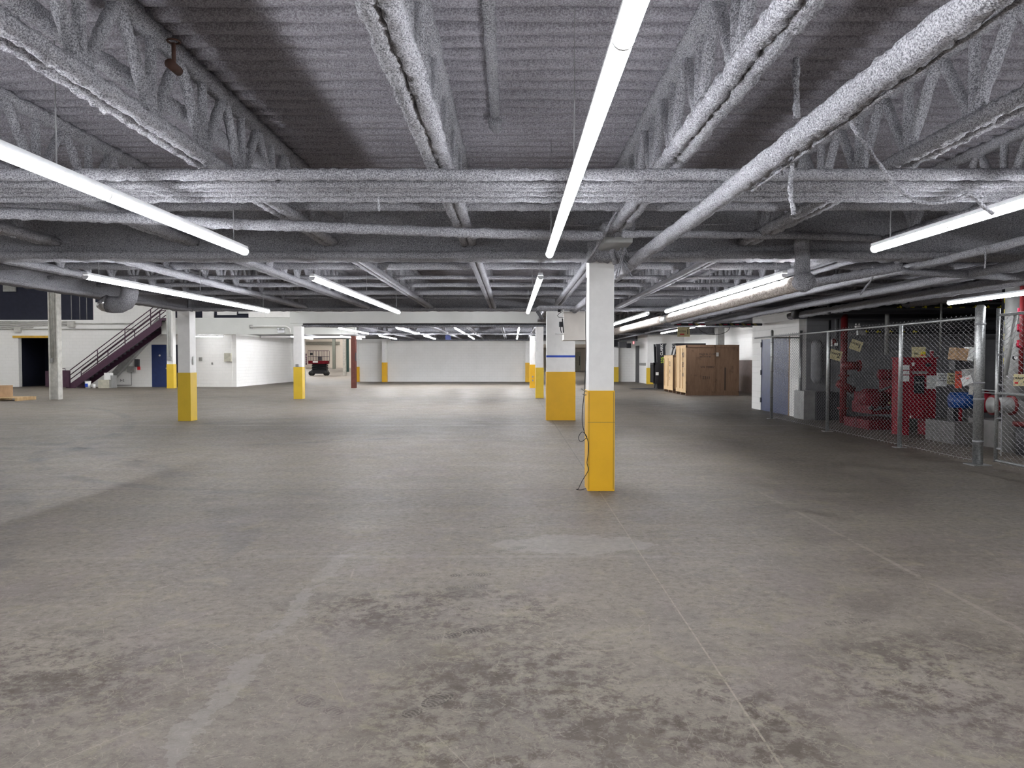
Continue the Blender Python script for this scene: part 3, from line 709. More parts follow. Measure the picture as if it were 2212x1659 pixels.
# black lead hanging at the near column
strand('power_cable', [(1267, 600), (1265, 700), (1266, 760), (1263, 830), (1261, 860), (1258, 885), (1258, 915), (1264, 938), (1270, 952), (1271, 968), (1270, 985), (1268, 1000), (1271, 1012), (1269, 1020), (1258, 1038), (1253, 1048), (1249, 1056), (1245, 1057), (1255, 1058), (1266, 1055)], 9.06, 0.0045, 'thin black cable with a loop dangling down the near column', 'cable', BLACK, 0)
strand('power_cable', [(1268, 944), (1262, 935), (1256, 934), (1250, 943), (1251, 951), (1256, 954), (1262, 950), (1268, 945)], 9.05, 0.0045, 'loose loop knotted in the black cable at the near column', 'cable', BLACK, 0)

# ================================================================== STRIP LIGHTS
def strip(x0, y0, x1, y1, z, label, nseg, axis='y', hang=True, r=0.036):
    far = y0 > 19 and not (z < 4 and (x0 < -12 or x0 > 5)); top = DZ if x0 > XL else (3.2 if y0 > 44 and z < 4 else 7.6)
    if x0 < XL and y0 > 60: top = 8.8
    if 60 < y0 and x0 > 0: top = 3.6
    if y0 == 22: top = 4.5
    hang = True
    a = Vector((x0, y0, z)); b = Vector((x1, y1, z)); d = (b-a).normalized(); L = (b-a).length
    g = empty('strip_light', (a+b)/2, label, 'strip light', 'LED strip lights hung from the ceiling')
    side = Vector((-d.y, d.x, 0))
    def sweep(prof, s0, s1):
        mb = MB(); n = len(prof)
        for s in (s0, s1):
            for u, v in prof: mb.v.append(a+d*s+side*u+Vector((0, 0, v)))
        for i in range(n):
            j = (i+1) % n; mb.f.append((i, j, n+j, n+i))
        mb.f.append(tuple(range(n))); mb.f.append(tuple(range(2*n-1, n-1, -1)))
        return mb
    lens = [(r*math.cos(t), r*math.sin(t)*0.95) for t in [math.radians(q) for q in (210, 190, 170, 150)][:0]] 
    lens = [(r*math.cos(math.radians(q)), r*math.sin(math.radians(q))) for q in range(-214, 36, 25)]
    sg = L/nseg
    for i in range(nseg):
        sweep(lens, i*sg+(0.008 if i else 0.02), (i+1)*sg-(0.008 if i < nseg-1 else 0.02)).build('lens', LENSDIM if y0 == 44.8 else LENSHALF if y0 == 13.45 else LENSEND if y0 == 43.2 else LENSRAISED if y0 == 22 else LENSMID if 4 < z < 7 else (LENSFAR if far else LENS), g)
    hs = [(-0.030, 0.019), (0.030, 0.019), (0.027, 0.050), (-0.027, 0.050)]
    sweep(hs, 0, L).build('housing', LAMPWHITE, g)
    cp = [(r*1.05*math.cos(math.radians(q)), r*1.05*math.sin(math.radians(q))) for q in range(-205, 26, 23)]
    for s in (0.0, L-0.02): sweep(cp, s, s+0.02).build('end_cap', LAMPWHITE, g)
    for i in range(1, nseg): sweep([(p*1.04, q*1.04) for p, q in lens], i*sg-0.007, i*sg+0.007).build('joint_band', LAMPWHITE, g)
    if hang:
        nh = max(2, int(L/2.44)+1)
        for i in range(nh):
            s = 0.3+(L-0.6)*i/(nh-1); p = a+d*s
            MB().tube([p+Vector((0, 0, 0.05)), p+Vector((0, 0, max(0.06, top-z)))], 0.004, 5).build('hanger', WIRE, g)
    return g
LZ = 2.65
strip(0.36, 7.33, 0.36, -1.21, LZ, 'strip light directly overhead right of centre, nearest and brightest run', 7)
strip(-2.57, 7.15, -2.57, -1.39, LZ, 'strip light sloping down from the left picture edge in the nearest bay', 7)
strip(3.38, 6.98, 3.42, -1.56, LZ, 'strip light at the right picture edge in the nearest bay', 7)
strip(-5.3, 7.0, -5.3, -1.54, LZ, 'strip light outside the left picture edge in the nearest bay', 7)
strip(7.9, 6.6, 7.9, -1.9, LZ, 'strip light outside the right picture edge near the gate', 7)
for i, X in enumerate((-5.3, -2.57, 0.36, 3.4, 7.9)):  # unseen row continued behind the camera to brighten faces turned towards it
    strip(X, -3.4, X, -8.0, LZ, 'unseen strip light behind the viewpoint, %s of the rear row' % ('leftmost', 'second', 'middle', 'fourth', 'rightmost')[i], 4)
strip(0.345, 9.25, 0.32, 16.0, LZ, 'short-looking strip light just left of the near column, second bay', 6)
strip(-2.53, 9.35, -2.46, 16.0, LZ, 'strip light second bay, between centre and left lights', 6)
strip(-5.30, 9.2, -5.14, 15.6, LZ, 'strip light second bay, above the left column', 6)
strip(3.31, 9.05, 3.24, 15.7, LZ, 'strip light second bay, above the white-coated pipe', 6)
strip(7.88, 13.45, 7.88, 8.6, LZ, 'strip light over the fence at the right picture edge', 4)
strip(2.98, 16.4, 2.88, 21.3, LZ, 'strip light beyond the white-coated pipe, beside the near column', 4)
for i, X in enumerate((-7.8, -5.2, -2.6, 0.27, 3.1)):
    nm = ('leftmost', 'second', 'third', 'fourth', 'rightmost')[i]
    strip(X, 33.0, X, 40.0, 3.08, 'far strip light past the bulkhead, %s of the nearer set' % nm, 3, hang=i == 2)
    strip(X, 43.2, X, 49.6, 3.08, 'far strip light near the end wall, %s of the farther set' % nm, 3, hang=False)
strip(-13.5, 45, -13.5, 50, 3.1, 'far strip light under the mezzanine left of the second left-hand column', 3, hang=False)
strip(-10.2, 43.8, -10.2, 49.8, 3.08, 'far strip light behind the brown post', 3, hang=False)
strip(-19.3, 44.8, -17.5, 44.8, 3.1, 'strip light under the mezzanine beside the left column', 2, hang=False)
strip(8.1, 31.0, 8.1, 40.5, 3.12, 'strip light half hidden by pipes above the wooden crates', 4, hang=False)
for i, (X, Y0) in enumerate(((-2.6, 22), (0.3, 22), (-5.2, 22))):  # unseen strips added above the bulkhead to brighten its face
    strip(X, Y0, X, Y0+7, 3.9, 'added strip light hidden above the pale bulkhead, %s' % ('middle', 'right', 'left')[i], 3, hang=False)
for i, (X, Y0) in enumerate(((-14, 20), (-22, 20), (-30, 20), (-14, 34), (-22, 34), (-30, 34), (-14, 6))):  # unseen lamps added to light the tall hall on the left
    strip(X, Y0, X, Y0+7.3, 6.8, 'added unseen high-bay strip light over the stair hall, %s' % ('front right', 'front middle', 'front left', 'rear right', 'rear middle', 'rear left', 'nearest')[i], 3, hang=False, r=0.07)
for i, (X, Y0) in enumerate(((-18, 64), (-26, 80), (-20, 95), (-34, 110), (-24, 130), (-40, 140), (-34, 158))):  # lamps added out of view above the lintel to light the deep room
    strip(X, Y0, X, Y0+14, 8.0, 'added unseen strip light in the deep room beyond the scissor lift, %s from its doorway' % ('first', 'second', 'third', 'fourth', 'fifth', 'sixth', 'last')[i], 2, hang=False, r=0.14)
strip(4.2, 62, 7.0, 112, 3.4, 'strip light along the corridor behind the near columns', 4, hang=False)

# ================================================================== WALL-MOUNTED BOX AT BLUE STRIPED COLUMN
g = empty('control_cabinet', (1.6, 17.6, 2.1), 'tan stainless cabinet hung high between the near and blue-striped columns', 'cabinet')
Yb = 17.6; x0 = xa(1218, Yb); x1 = xa(1282, Yb)
B(x0, x1, Yb, Yb+0.6, za(733, Yb), za(673, Yb)).build('cabinet_body', STAINLESS, g)
B(x0-0.01, x1+0.01, Yb-0.02, Yb+0.62, za(735, Yb), za(733, Yb)).build('bottom_lip', STAINLESS, g)
mb = MB(); mb.tube([at(p, q, Yb-0.02) for p, q in ((1216, 672), (1207, 678), (1204, 682), (1208, 686), (1217, 686))], 0.008, 6); mb.tube([at(p, q, Yb-0.02) for p, q in ((1211, 705), (1211, 712), (1213, 719))], 0.01, 6)
mb.tube([at(p, q, Yb-0.02) for p, q in ((1215, 688), (1216, 700), (1217, 719))], 0.014, 6); mb.build('cables', BLACK, g, True)
B(xa(1208, Yb), xa(1216, Yb), Yb, Yb+0.15, za(706, Yb), za(695, Yb)).build('plug_box', BLACK, g)
B(xa(1205, Yb), xa(1211, Yb), Yb, Yb+0.1, za(674, Yb), za(668, Yb)).build('cable_clamp', BLACK, g)
B(xa(1215, Yb), xa(1218, Yb), Yb-0.03, Yb+0.1, za(677, Yb), za(666, Yb)).build('white_plate', PAPER, g)
B(xa(1201, Yb), xa(1218, Yb), Yb, Yb+0.3, za(721.5, Yb), za(719.5, Yb)).build('shelf', PAPER, g)

# ================================================================== STAIRS AND LEFT SIDE ITEMS
SY0, SY1 = 43.9, 45.1
st = empty('staircase', (-24, 44.5, 0), 'dark maroon steel staircase rising to the right against the white block wall', 'staircase')
bx0, bx1 = xa(152, 44), xa(352, 44); zt = 4.15
def stringer(y): return MB().prism([(bx0-0.25, 0), (bx0+0.3, 0), (bx1, zt-0.45), (bx1, zt), (bx0+0.1, 0.33), (bx0-0.25, 0.1)], 'y', y, y+0.06)
for y in (SY0, SY1-0.06): stringer(y).build('stringer', MAROON, st)
n = 22
tr = MB()
for i in range(n):
    f = (i+0.5)/n; tr.box(bx0+(bx1-bx0)*f-0.12, bx0+(bx1-bx0)*f+0.15, SY0+0.06, SY1-0.06, 0.19+(zt-0.3)*f-0.02, 0.19+(zt-0.3)*f+0.02)
    tr.box(bx0+(bx1-bx0)*f+0.13, bx0+(bx1-bx0)*f+0.15, SY0+0.06, SY1-0.06, 0.19+(zt-0.3)*f, 0.19+(zt-0.3)*(f+1/n))
tr.build('treads', DARKGREY, st)
B(bx1, -20.4, SY0, SY1, zt-0.15, zt).build('landing', MAROON, st)
for y in (SY0+0.03, SY1-0.03):
    rl = MB()
    for h in (0.45, 0.72, 1.0):
        rl.tube([(bx0, y, 0.15+h-0.1), (bx1, y, zt+h), (bx1+1.0, y, zt+h)], 0.028, 6)
    rl.build('handrail', MAROON, st, True)
    for f in (0.0, 0.30, 0.60, 0.88): MB().tube([(bx0+(bx1-bx0)*f, y, 0.2+(zt-0.15)*f-0.1), (bx0+(bx1-bx0)*f, y, (zt-0.05)*f+1.02)], 0.03, 6).build('rail_post', MAROON, st, True)
tag(B(xa(128, 44), xa(153, 44), 43.8, 43.86, 0.05, 1.05).build('maroon_panel', MAROON), 'solid maroon guard panel at the foot of the staircase', 'panel')
tag(B(xa(99, 45), xa(110, 45), 44.9, 44.96, 0.05, 1.0).build('maroon_panel', MAROON), 'small maroon panel beside the dark doorway, behind the grey post', 'panel')
tag(MB().tube([(xa(131, 44), 43.83, 1.05), (xa(131, 44), 43.83, 1.16), (xa(144, 44), 43.83, 1.16), (xa(144, 44), 43.83, 1.05)], 0.02, 6).build('grab_rail', MAROON), 'short maroon grab rail on top of the guard panel', 'rail')
ch = MB(); p0, p1 = at(243, 822, 45.4), at(356, 700, 45.4); dv = (p1-p0).normalized(); nv = Vector((-dv.z, 0, dv.x))
ch.prism([(p0.x, p0.z), (p1.x, p1.z), (p1.x+nv.x*0.55, p1.z+nv.z*0.55), (p0.x+nv.x*0.3, p0.z+nv.z*0.3)], 'y', 45.25, 45.65)
tag(ch.build('grey_chute', GREYMETAL), 'grey metal chute sloping under the staircase', 'chute')
g = empty('bucket', (xa(189, 43.6), 43.6, 0), 'white plastic pail with blue label under the stairs', 'bucket')
MB().tube([(g.location.x, 43.6, 0), (g.location.x, 43.6, 0.40)], [0.14, 0.165], 16).build('pail_body', PAPER, g, True)
MB().tube([(g.location.x, 43.6, 0.39), (g.location.x, 43.6, 0.43)], 0.175, 16).build('lid', PAPER, g, True)
B(g.location.x-0.08, g.location.x+0.08, 43.42, 43.45, 0.08, 0.28).build('label_patch', BLUEP, g)
tag(MB().tube([(xa(202, 43.6), 43.6, 0), (xa(202, 43.6), 43.6, 0.24)], 0.085, 12).build('paint_can', PAPER, None, True), 'small white can right of the pail', 'can')
tag(B(xa(211, 43.8), xa(233, 43.8), 43.8, 44.3, 0, 0.49).build('metal_box', BEIGE), 'low beige metal box right of the small can', 'box')
tag(B(xa(225, 43.9), xa(238, 43.9), 43.85, 44.2, 0.49, 0.9).build('carton', PAPER), 'whitish carton stacked on the low beige box', 'box')
tag(B(xa(233.5, 44.2), xa(246, 44.2), 43.9, 44.5, 0, 0.75).build('metal_cabinet', GREYMETAL), 'upright grey case behind the low beige box', 'box')
def wallbox(name, px0, px1, py0, py1, Y, dp, mat, label, cat='box'):
    return tag(B(xa(px0, Y), xa(px1, Y), Y-dp, Y-0.005, za(py1, Y), za(py0, Y)).build(name, mat), label, cat)
g = wallbox('switch_enclosure', 277, 293, 791, 804, WY, 0.2, GREYMETAL, 'grey electrical enclosure on the wall between the stairs and the blue door', 'electrical box')
wallbox('switch_box', 293, 302, 776, 792, WY, 0.15, DARKGREY, 'small dark switch box above right of the grey enclosure', 'electrical box')
wallbox('warning_tag', 297, 303, 792, 799, WY, 0.05, SIGNRED, 'small red tag hanging below the dark switch box', 'tag')
tag(MB().tube([(xa(285, WY), WY-0.1, za(804, WY)), (xa(285, WY), WY-0.1, 0.12), (xa(247, WY), WY-0.1, 0.12)], 0.03, 8).build('conduit', GREYMETAL, None, True), 'grey conduit dropping from the grey enclosure to the floor', 'conduit')
o = text('3•2', 0.22, BLACK, None, (xa(263, WY), WY-0.02, za(822, WY)), FRONT, 'stencilled_marking'); tag(o, 'small black stencilled marking low on the wall right of the grey case', 'marking')
# conduits along the block wall
for i, (py, a, b) in enumerate(((695, -40, 150), (699, -40, 290), (703, -40, 150), (707, -40, 74), (711, -40, 290))):
    tag(MB().tube([(max(xa(a, WY), -35.9), WY-0.06, za(py, WY)), (xa(b, WY), WY-0.06, za(py, WY))], 0.035, 6).build('conduit', OLDWHITE, None, True), 'white-painted conduit along the left block wall, %s from the top' % ('first', 'second', 'third', 'fourth', 'fifth')[i], 'conduit', 'conduits on the left block wall')
wallbox('pull_box', 150, 164, 694, 707, WY, 0.2, OLDWHITE, 'square white junction box in the conduit run left of the stairs', 'electrical box')
wallbox('pull_box', 35, 49, 708, 717, WY, 0.2, OLDWHITE, 'flat white junction box above the ochre lintel', 'electrical box')
wallbox('louvre', 12, 38, 590, 630, WY, 0.12, GREYMETAL, 'pale framed vent high on the dark panel at top left', 'vent')
for i, px in enumerate((157, 175, 190)):
    tag(MB().tube([(xa(px, WY), WY-0.05, za(690, WY)), (xa(px, WY), WY-0.05, 6.6)], 0.02, 6).build('conduit', GREYMETAL, None, True), 'thin vertical conduit on the dark upper panel, %s from left' % ('first', 'second', 'third')[i], 'conduit', 'conduits on the dark upper panel')
RY = WY-0.05
wallbox('breaker_panel', 487, 501, 763, 781, RY, 0.2, BEIGE, 'beige electrical panel on the white recess wall', 'electrical box')
wallbox('switch_box', 431, 437, 772, 780, RY, 0.1, GREYMETAL, 'small grey box on the recess wall beside the left column', 'electrical box')
wallbox('outlet', 457, 460, 783, 788, RY, 0.05, GREYMETAL, 'tiny outlet low on the white recess wall', 'outlet')
g = wallbox('emergency_light', 602, 617, 714, 719, MY, 0.15, LAMPWHITE, 'white twin-head emergency light at the right of the fascia', 'emergency light')
hd = MB(); hd.tube([(xa(604, MY), MY-0.2, za(711, MY)), (xa(604, MY), MY-0.05, za(711, MY))], 0.07, 10); hd.tube([(xa(614, MY), MY-0.2, za(711, MY)), (xa(614, MY), MY-0.05, za(711, MY))], 0.07, 10); hd.build('lamp_heads', LAMPWHITE, g, True)
tag(MB().tube([(xa(543, MY), MY-0.1, za(705, MY)), (xa(620, MY), MY-0.1, za(705, MY)), (xa(628, MY), MY-0.1, za(710, MY)), (xa(630, MY), MY-0.1, za(722, MY))], 0.04, 8).build('conduit', WHITEPAINT, None, True), 'white conduit along the mezzanine fascia bending down at its right end', 'conduit')
wallbox('junction_box', 541, 547, 702, 709, MY, 0.12, GREYMETAL, 'small junction box at the left end of the fascia conduit', 'electrical box')
# pallet with carton at the left edge
g = empty('pallet', (-20.9, 30.2, 0), 'low wooden pallet at the left picture edge', 'pallet')
mb = MB()
for i in range(6): mb.box(-22.0+i*0.005, -19.85, 29.6+i*0.21, 29.75+i*0.21, 0.11, 0.135)
mb.build('deck_boards', WOODL, g)
for x in (-21.95, -20.95, -19.95): B(x, x+0.09, 29.6, 30.8, 0.0, 0.11).build('bearer', WOODL, g)
g = tag(B(-21.6, xa(12, 30.3), 29.9, 30.7, 0.136, 0.60).build('carton', CARD), 'brown cardboard box resting on the pallet', 'box')

# ================================================================== SCISSOR LIFT
Y = 82.0; ys = Y
g = empty('scissor_lift', (xa(688, Y), Y, 0), 'red and black scissor lift parked in the room beyond the doorway', 'scissor lift')
X0, X1 = xa(668, Y), xa(710, Y)
B(X0, X1, Y-0.4, Y+0.4, 1.30, 1.64).build('platform', ENGINE, g)
B(xa(678, Y), xa(689, Y), Y-0.42, Y-0.4, 1.42, 1.60).build('name_plate', PAPER, g)
mb = MB()
for yy in (Y-0.38, Y+0.38):
    for z in (2.1, 2.75): mb.tube([(X0, yy, z), (X1, yy, z)], 0.03, 6)
    for i in range(8): mb.tube([(X0+(X1-X0)*i/7, yy, 1.6), (X0+(X1-X0)*i/7, yy, 2.75)], 0.025, 6)
for xx in (X0, X1):
    for z in (2.1, 2.75): mb.tube([(xx, Y-0.38, z), (xx, Y+0.38, z)], 0.03, 6)
mb.build('guard_rails', MAROON, g, True)
B(xa(688, Y), xa(696, Y), Y-0.3, Y-0.1, 1.65, 2.1).build('tool_box', DARKGREY, g)
MB().box(xa(672, Y), xa(678, Y), Y-0.45, Y-0.3, 2.25, 2.5).build('control_box', BLACK, g)
mb = MB(); xa0, xa1 = xa(675, Y), xa(707, Y)
mb.box(xa(676, Y), xa(706, Y), Y-0.2, Y+0.2, 0.55, 1.3)
for k in range(4):
    z0 = 0.55+k*0.19
    for yy in (Y-0.3, Y+0.3):
        mb.tube([(xa0, yy, z0), (xa1, yy, z0+0.17)], 0.05, 4); mb.tube([(xa0, yy+0.05, z0+0.17), (xa1, yy+0.05, z0)], 0.05, 4)
mb.build('scissor_arms', BLACK, g)
B(xa(674, Y), xa(708, Y), Y-0.38, Y+0.38, 0.2, 0.58).build('chassis', BLACK, g)
for px in (673.5, 705):
    for yy in (Y-0.42, Y+0.30): MB().tube([(xa(px, Y), yy, 0.26), (xa(px, Y), yy+0.14, 0.26)], 0.26, 16).build('wheel', RUBBER, g, True)
tag(B(xa(740.5, Y), xa(747, Y), Y, Y+0.3, 0, 8.8).build('steel_post', OLDWHITE), 'pale post in the deep room right of the scissor lift', 'post')
tag(B(xa(747.5, 110), xa(753, 110), 110, 110.4, 0, 8.8).build('steel_post', plain('dark green', (0.02, 0.05, 0.045))), 'dark green post in the deep room beside the pale post', 'post')
tag(B(xa(718, 150), xa(724, 150), 150, 150.5, 0, 8.8).build('steel_post', plain('grey green steel', (0.16, 0.17, 0.14))), 'grey-green post in the far depth behind the scissor lift', 'post')
tag(B(-50, xa(735, 171.9), 171.6, 171.9, 5.4, 6.1).build('steel_girt', plain('girt grey', (0.25, 0.24, 0.21))), 'long grey rail across the deep room wall', 'rail')
g = empty('hose_reel', (xa(661, 80), 80, 0), 'dark red stacked coils at the left edge of the doorway', 'reel')
for i in range(5): MB().tube([(xa(659, 80), 80, 1.3+i*0.25), (xa(662.5, 80), 80, 1.3+i*0.25)], 0.12, 10).build('coil', MAROON, g, True)

# ================================================================== END WALL THINGS
g = empty('unit_heater', (xa(966, 50), 50, 3.0), 'small blue device hanging from the ceiling before the end wall', 'heater')
MB().box(xa(963, 50), xa(974, 50), 49.8, 50.2, za(734, 50), za(723, 50)).build('case', plain('device blue', (0.004, 0.01, 0.06)), g)
MB().tube([(xa(971, 50), 50, 3.1), (xa(971, 50), 50, 3.69)], 0.02, 6).build('hanger', GREYMETAL, g)
g = empty('unit_heater', (xa(1338, 55), 55, 2.6), 'dark louvred heater high on the end wall right of the near column', 'heater')
B(xa(1322, 56), xa(1336, 56), 55.6, 56.6, za(750, 56), za(733, 56)).build('case', GREYMETAL, g)
B(xa(1324, 56), xa(1335, 56), 55.55, 55.6, za(749, 56), za(735, 56)).build('louvre', BLACK, g)
tag(B(xa(1336, 54), xa(1352, 54), 53.6, 54.4, za(751, 54), za(738, 54)).build('duct_box', DARKGREY), 'grey boxy duct beside the dark heater', 'duct')
tag(B(xa(1354, 53), xa(1361, 53), 52.6, 53.2, za(752, 53), za(742, 53)).build('speaker', BLACK), 'small black box hanging high before the grey door', 'speaker')
tag(B(xa(1367, 53), xa(1369.5, 53), 52.95, 53.1, za(743, 53), za(737.5, 53)).build('exit_sign', EXITRED), 'tiny lit red exit sign above the grey door', 'exit sign')
struct('door_4', B(SX-0.03, SX, 55.3, 56.8, 0, 2.75), DARKGREY)
tag(B(SX-0.06, SX-0.005, 52.5, 55.0, 1.28, 1.46).build('bumper_rail', GREYMETAL), 'grey bumper rail along the white wall left of the forklift', 'rail')

# ================================================================== CRATES
def crate(x0, x1, y0, y1, zt, label, posts_left, front=True):
    g = empty('shipping_crate', ((x0+x1)/2, (y0+y1)/2, 0), label, 'crate')
    B(x0+0.02, x1-0.02, y0+0.02, y1-0.02, 0.12, zt-0.01).build('panels', WOOD if front else WOODL, g)
    # left face in a paler wood tone than the front
    fr = MB()
    fr.box(x0+0.012, x0+0.03, y0+0.03, y1-0.03, 0.13, zt-0.02); fr.build('side_panel', WOODL, g)
    b = MB()
    for y in posts_left: b.box(x0-0.015, x0+0.02, y, y+0.10, 0.12, zt)
    b.box(x0-0.012, x0+0.02, y0, y1, 0.12, 0.30); b.box(x0-0.012, x0+0.02, y0, y1, zt-0.14, zt)
    b.build('side_battens', WOODL, g)
    b = MB()
    for x in (x0, x0+(x1-x0)*0.53, x1-0.05): b.box(x, x+0.05, y0-0.008, y0+0.02, 0.12, zt)
    b.box(x0, x1, y0-0.008, y0+0.02, 0.12, 0.2); b.box(x0, x1, y0-0.008, y0+0.02, zt-0.10, zt)
    b.build('front_battens', WOOD, g)
    B(x0-0.01, x1+0.01, y0-0.01, y1+0.01, zt, zt+0.02).build('lid', WOOD, g)
    for y in (y0, (y0+y1)/2-0.05, y1-0.1): B(x0, x1, y, y+0.1, 0, 0.12).build('skid', WOOD, g)
    return g
g = crate(8.06, 10.53, 34.5, 36.6, 2.34, 'large plywood crate with black handwriting, largest of the two', (34.5, 35.2, 35.75, 36.5))
text('MADE IN  C-1187', 0.10, BLACK, g, (9.05, 34.47, 1.92), FRONT); text('NO. 4-17-82', 0.10, BLACK, g, (8.95, 34.47, 1.80), FRONT)
text('S/N  F00807', 0.13, BLACK, g, (9.05, 34.47, 1.32), FRONT); text('2211', 0.18, BLACK, g, (9.0, 34.47, 0.82), FRONT)
B(9.45, 9.57, 34.47, 34.49, 1.82, 2.0).build('packing_slip', plain('faded paper', (0.4, 0.38, 0.36)), g)
B(9.86, 9.89, 34.485, 34.5, 0.25, 1.3).build('crack', BLACK, g)
for i, z in enumerate((1.88, 1.42, 0.95)):
    text(('M2', 'E2', '80')[i], 0.34 if i < 2 else 0.26, BLACK, g, (8.025, 35.0, z), LEFTF)
g = crate(8.06, 10.2, 37.3, 39.5, 1.89, 'smaller pale wooden crate behind the large one, beside the forklift', (37.3, 38.5, 39.4), False)
for i, z in enumerate((1.45, 1.05, 0.75)): text(('E2', '4', 'c')[i], 0.34, BLACK, g, (8.025, 37.95, z), LEFTF)

# ================================================================== FORKLIFT
FY = 41.5
g = empty('forklift', (9.2, FY, 0), 'black forklift with raised-height mast and forks pointing left, behind the crates', 'forklift')
mx0, mx1 = xa(1415, FY), xa(1433, FY)
for yy in (FY-0.42, FY+0.30):
    MB().prism([(mx0+0.1, 0.05), (mx1+0.12, 0.05), (mx1, 2.5), (mx0-0.02, 2.55)], 'y', yy, yy+0.12).build('mast_rail', BLACK, g)
B(mx0+0.05, mx1+0.05, FY-0.3, FY+0.3, 2.42, 2.52).build('mast_crossbar', BLACK, g)
B(xa(1424, FY), xa(1436, FY), FY-0.42, FY+0.3, za(744.5, FY), za(742.5, FY)).build('mast_top_plate', BLACK, g)
cx0 = xa(1408, FY)
mb = MB(); mb.box(cx0, cx0+0.3, FY-0.5, FY-0.40, 0.35, za(783, FY)); mb.box(cx0, cx0+0.12, FY-0.5, FY+0.5, 1.4, 1.5)
for i in range(6): mb.box(cx0, cx0+0.06, FY-0.5+i*0.19, FY-0.45+i*0.19, 0.4, 1.5)
mb.build('load_backrest', BLACK, g)
B(cx0+0.12, cx0+0.28, FY-0.52, FY-0.505, 0.82, 0.98).build('data_plate', PAPER, g)
for yy in (FY-0.38, FY+0.22):
    MB().prism([(cx0+0.25, 0.04), (cx0+0.25, 0.6), (cx0+0.19, 0.6), (cx0+0.17, 0.10), (cx0-1.2, 0.06), (cx0-1.2, 0.04)], 'y', yy, yy+0.12).build('fork', DARKGREY, g)
for xx, rr in ((mx1+0.55, 0.36), (mx1+2.0, 0.3)):
    for yy in (FY-0.55, FY+0.35):
        MB().tube([(xx, yy, rr), (xx, yy+0.2, rr)], rr, 24).build('wheel', RUBBER, g, True)
        MB().tube([(xx, yy-0.01, rr), (xx, yy+0.21, rr)], rr*0.6, 20).build('rim', DARKGREY, g, True)
MB().prism([(mx1+0.2, 0.25), (mx1+2.5, 0.25), (mx1+2.6, 1.2), (mx1+1.2, 1.3), (mx1+1.1, 0.7), (mx1+0.25, 0.7)], 'y', FY-0.45, FY+0.45).build('chassis', plain('forklift green', (0.08, 0.14, 0.03)), g)
B(mx1+0.95, mx1+1.35, FY-0.3, FY+0.3, 0.7, 1.25).build('seat', BLACK, g)
gx0, gx1 = xa(1455, FY), xa(1519, FY)
B(gx0, gx1, FY-0.5, FY+0.5, za(746, FY), za(742, FY)).build('overhead_guard', BLACK, g)
for a, b_ in ((mx1+0.25, gx0+0.1), (mx1+2.3, gx1-0.15)):
    mb = MB()
    for yy in (FY-0.42, FY+0.42): mb.tube([(a, yy, 0.7), (b_, yy, za(746, FY))], 0.04, 6)
    mb.build('guard_post', BLACK, g)
MB().sphere((xa(1450, FY), FY-0.55, za(750, FY)), 0.09).build('mirror', DARKGREY, g, True)
text('CLARK', 0.20, PAPER, g, (mx0+0.28, FY-0.43, za(756, FY)), (PI/2, -PI/2, 0)); text('S25', 0.24, LIME, g, (mx0+0.33, FY-0.43, za(778, FY)), (PI/2, -PI/2, 0))

# ================================================================== SIGNS, MARKED PIPES
def sign(name, cx, cz, Y, w_, h_, rot, lines, label, mat=None, facing=FRONT, hangers=True):
    g = empty(name, (cx, Y, cz), label, 'sign')
    Rm = Matrix.Rotation(rot, 3, 'Y')
    B(cx-w_/2, cx+w_/2, Y-0.004, Y+0.004, cz-h_/2, cz+h_/2, Rm, (cx, Y, cz)).build('board', mat or SIGNY, g)
    for tx, sz, dx, dz, m in lines:
        p = Vector((cx, Y-0.01, cz))+Rm @ Vector((dx, 0, dz))
        text(tx, sz, m, g, p, (PI/2, rot, 0))
    return g
SY = 24.0
g = sign('hanging_sign', xa(1476, SY), za(718, SY), SY, 0.40, 0.28, 0, [('SYSTEM', 0.075, -0.06, 0.03, BLACK), ('1', 0.24, 0.13, 0.01, BLACK)], 'cream sign numbered one hanging above the large crate')
B(xa(1476, SY)-0.12, xa(1476, SY)+0.02, SY-0.012, SY-0.005, za(718, SY)-0.08, za(718, SY)-0.04).build('red_bar', SIGNRED, g)
B(xa(1476, SY)-0.2, xa(1476, SY)+0.2, SY-0.02, SY+0.03, za(718, SY)+0.14, za(718, SY)+0.165).build('top_rail', SIGNY, g)
for dx in (-0.1, 0.0): MB().tube([(xa(1476, SY)+dx, SY, za(710, SY)), (xa(1476, SY)+dx, SY, za(702, SY))], 0.004, 5).build('hanger', BLACK, g)
g = empty('marked_pipe', (9.5, SY, za(701, SY)), 'black pipe striped olive with red arrows, crossing above the crates', 'pipe')
pz = za(701, SY)
MB().tube([(xa(1455, SY), SY, pz), (8.05, SY, pz)], 0.04, 12).build('pipe_run', BLACK, g, True)
for i in range(7):
    px = 1465+i*25
    if xa(px+10, SY) > 8.0: break
    B(xa(px-4, SY), xa(px+4.5, SY), SY-0.05, SY-0.035, pz-0.012, pz+0.012).build('red_dash', PINK, g)
    if i > 0: MB().prism([(xa(px+8, SY), pz+0.035), (xa(px+14, SY), pz+0.035), (xa(px+20, SY), pz-0.035), (xa(px+14, SY), pz-0.035)], 'y', SY-0.048, SY-0.036).build('olive_band', OLIVE, g)
tag(MB().tube([at(1449, 690, SY), at(1451, 697, SY)], 0.015, 6).build('red_tag', PINK), 'small red strip hanging left of the striped pipe', 'tag')
PYY = 17.0
g = empty('marked_pipe', (11, PYY, 3.0), 'dark pipe with red flow dashes running above the pump room', 'pipe')
MB().tube([(8.0, PYY, za(655, PYY)), (15.9, PYY, za(655, PYY))], 0.03, 10).build('pipe_run', DARKGREY, g, True)
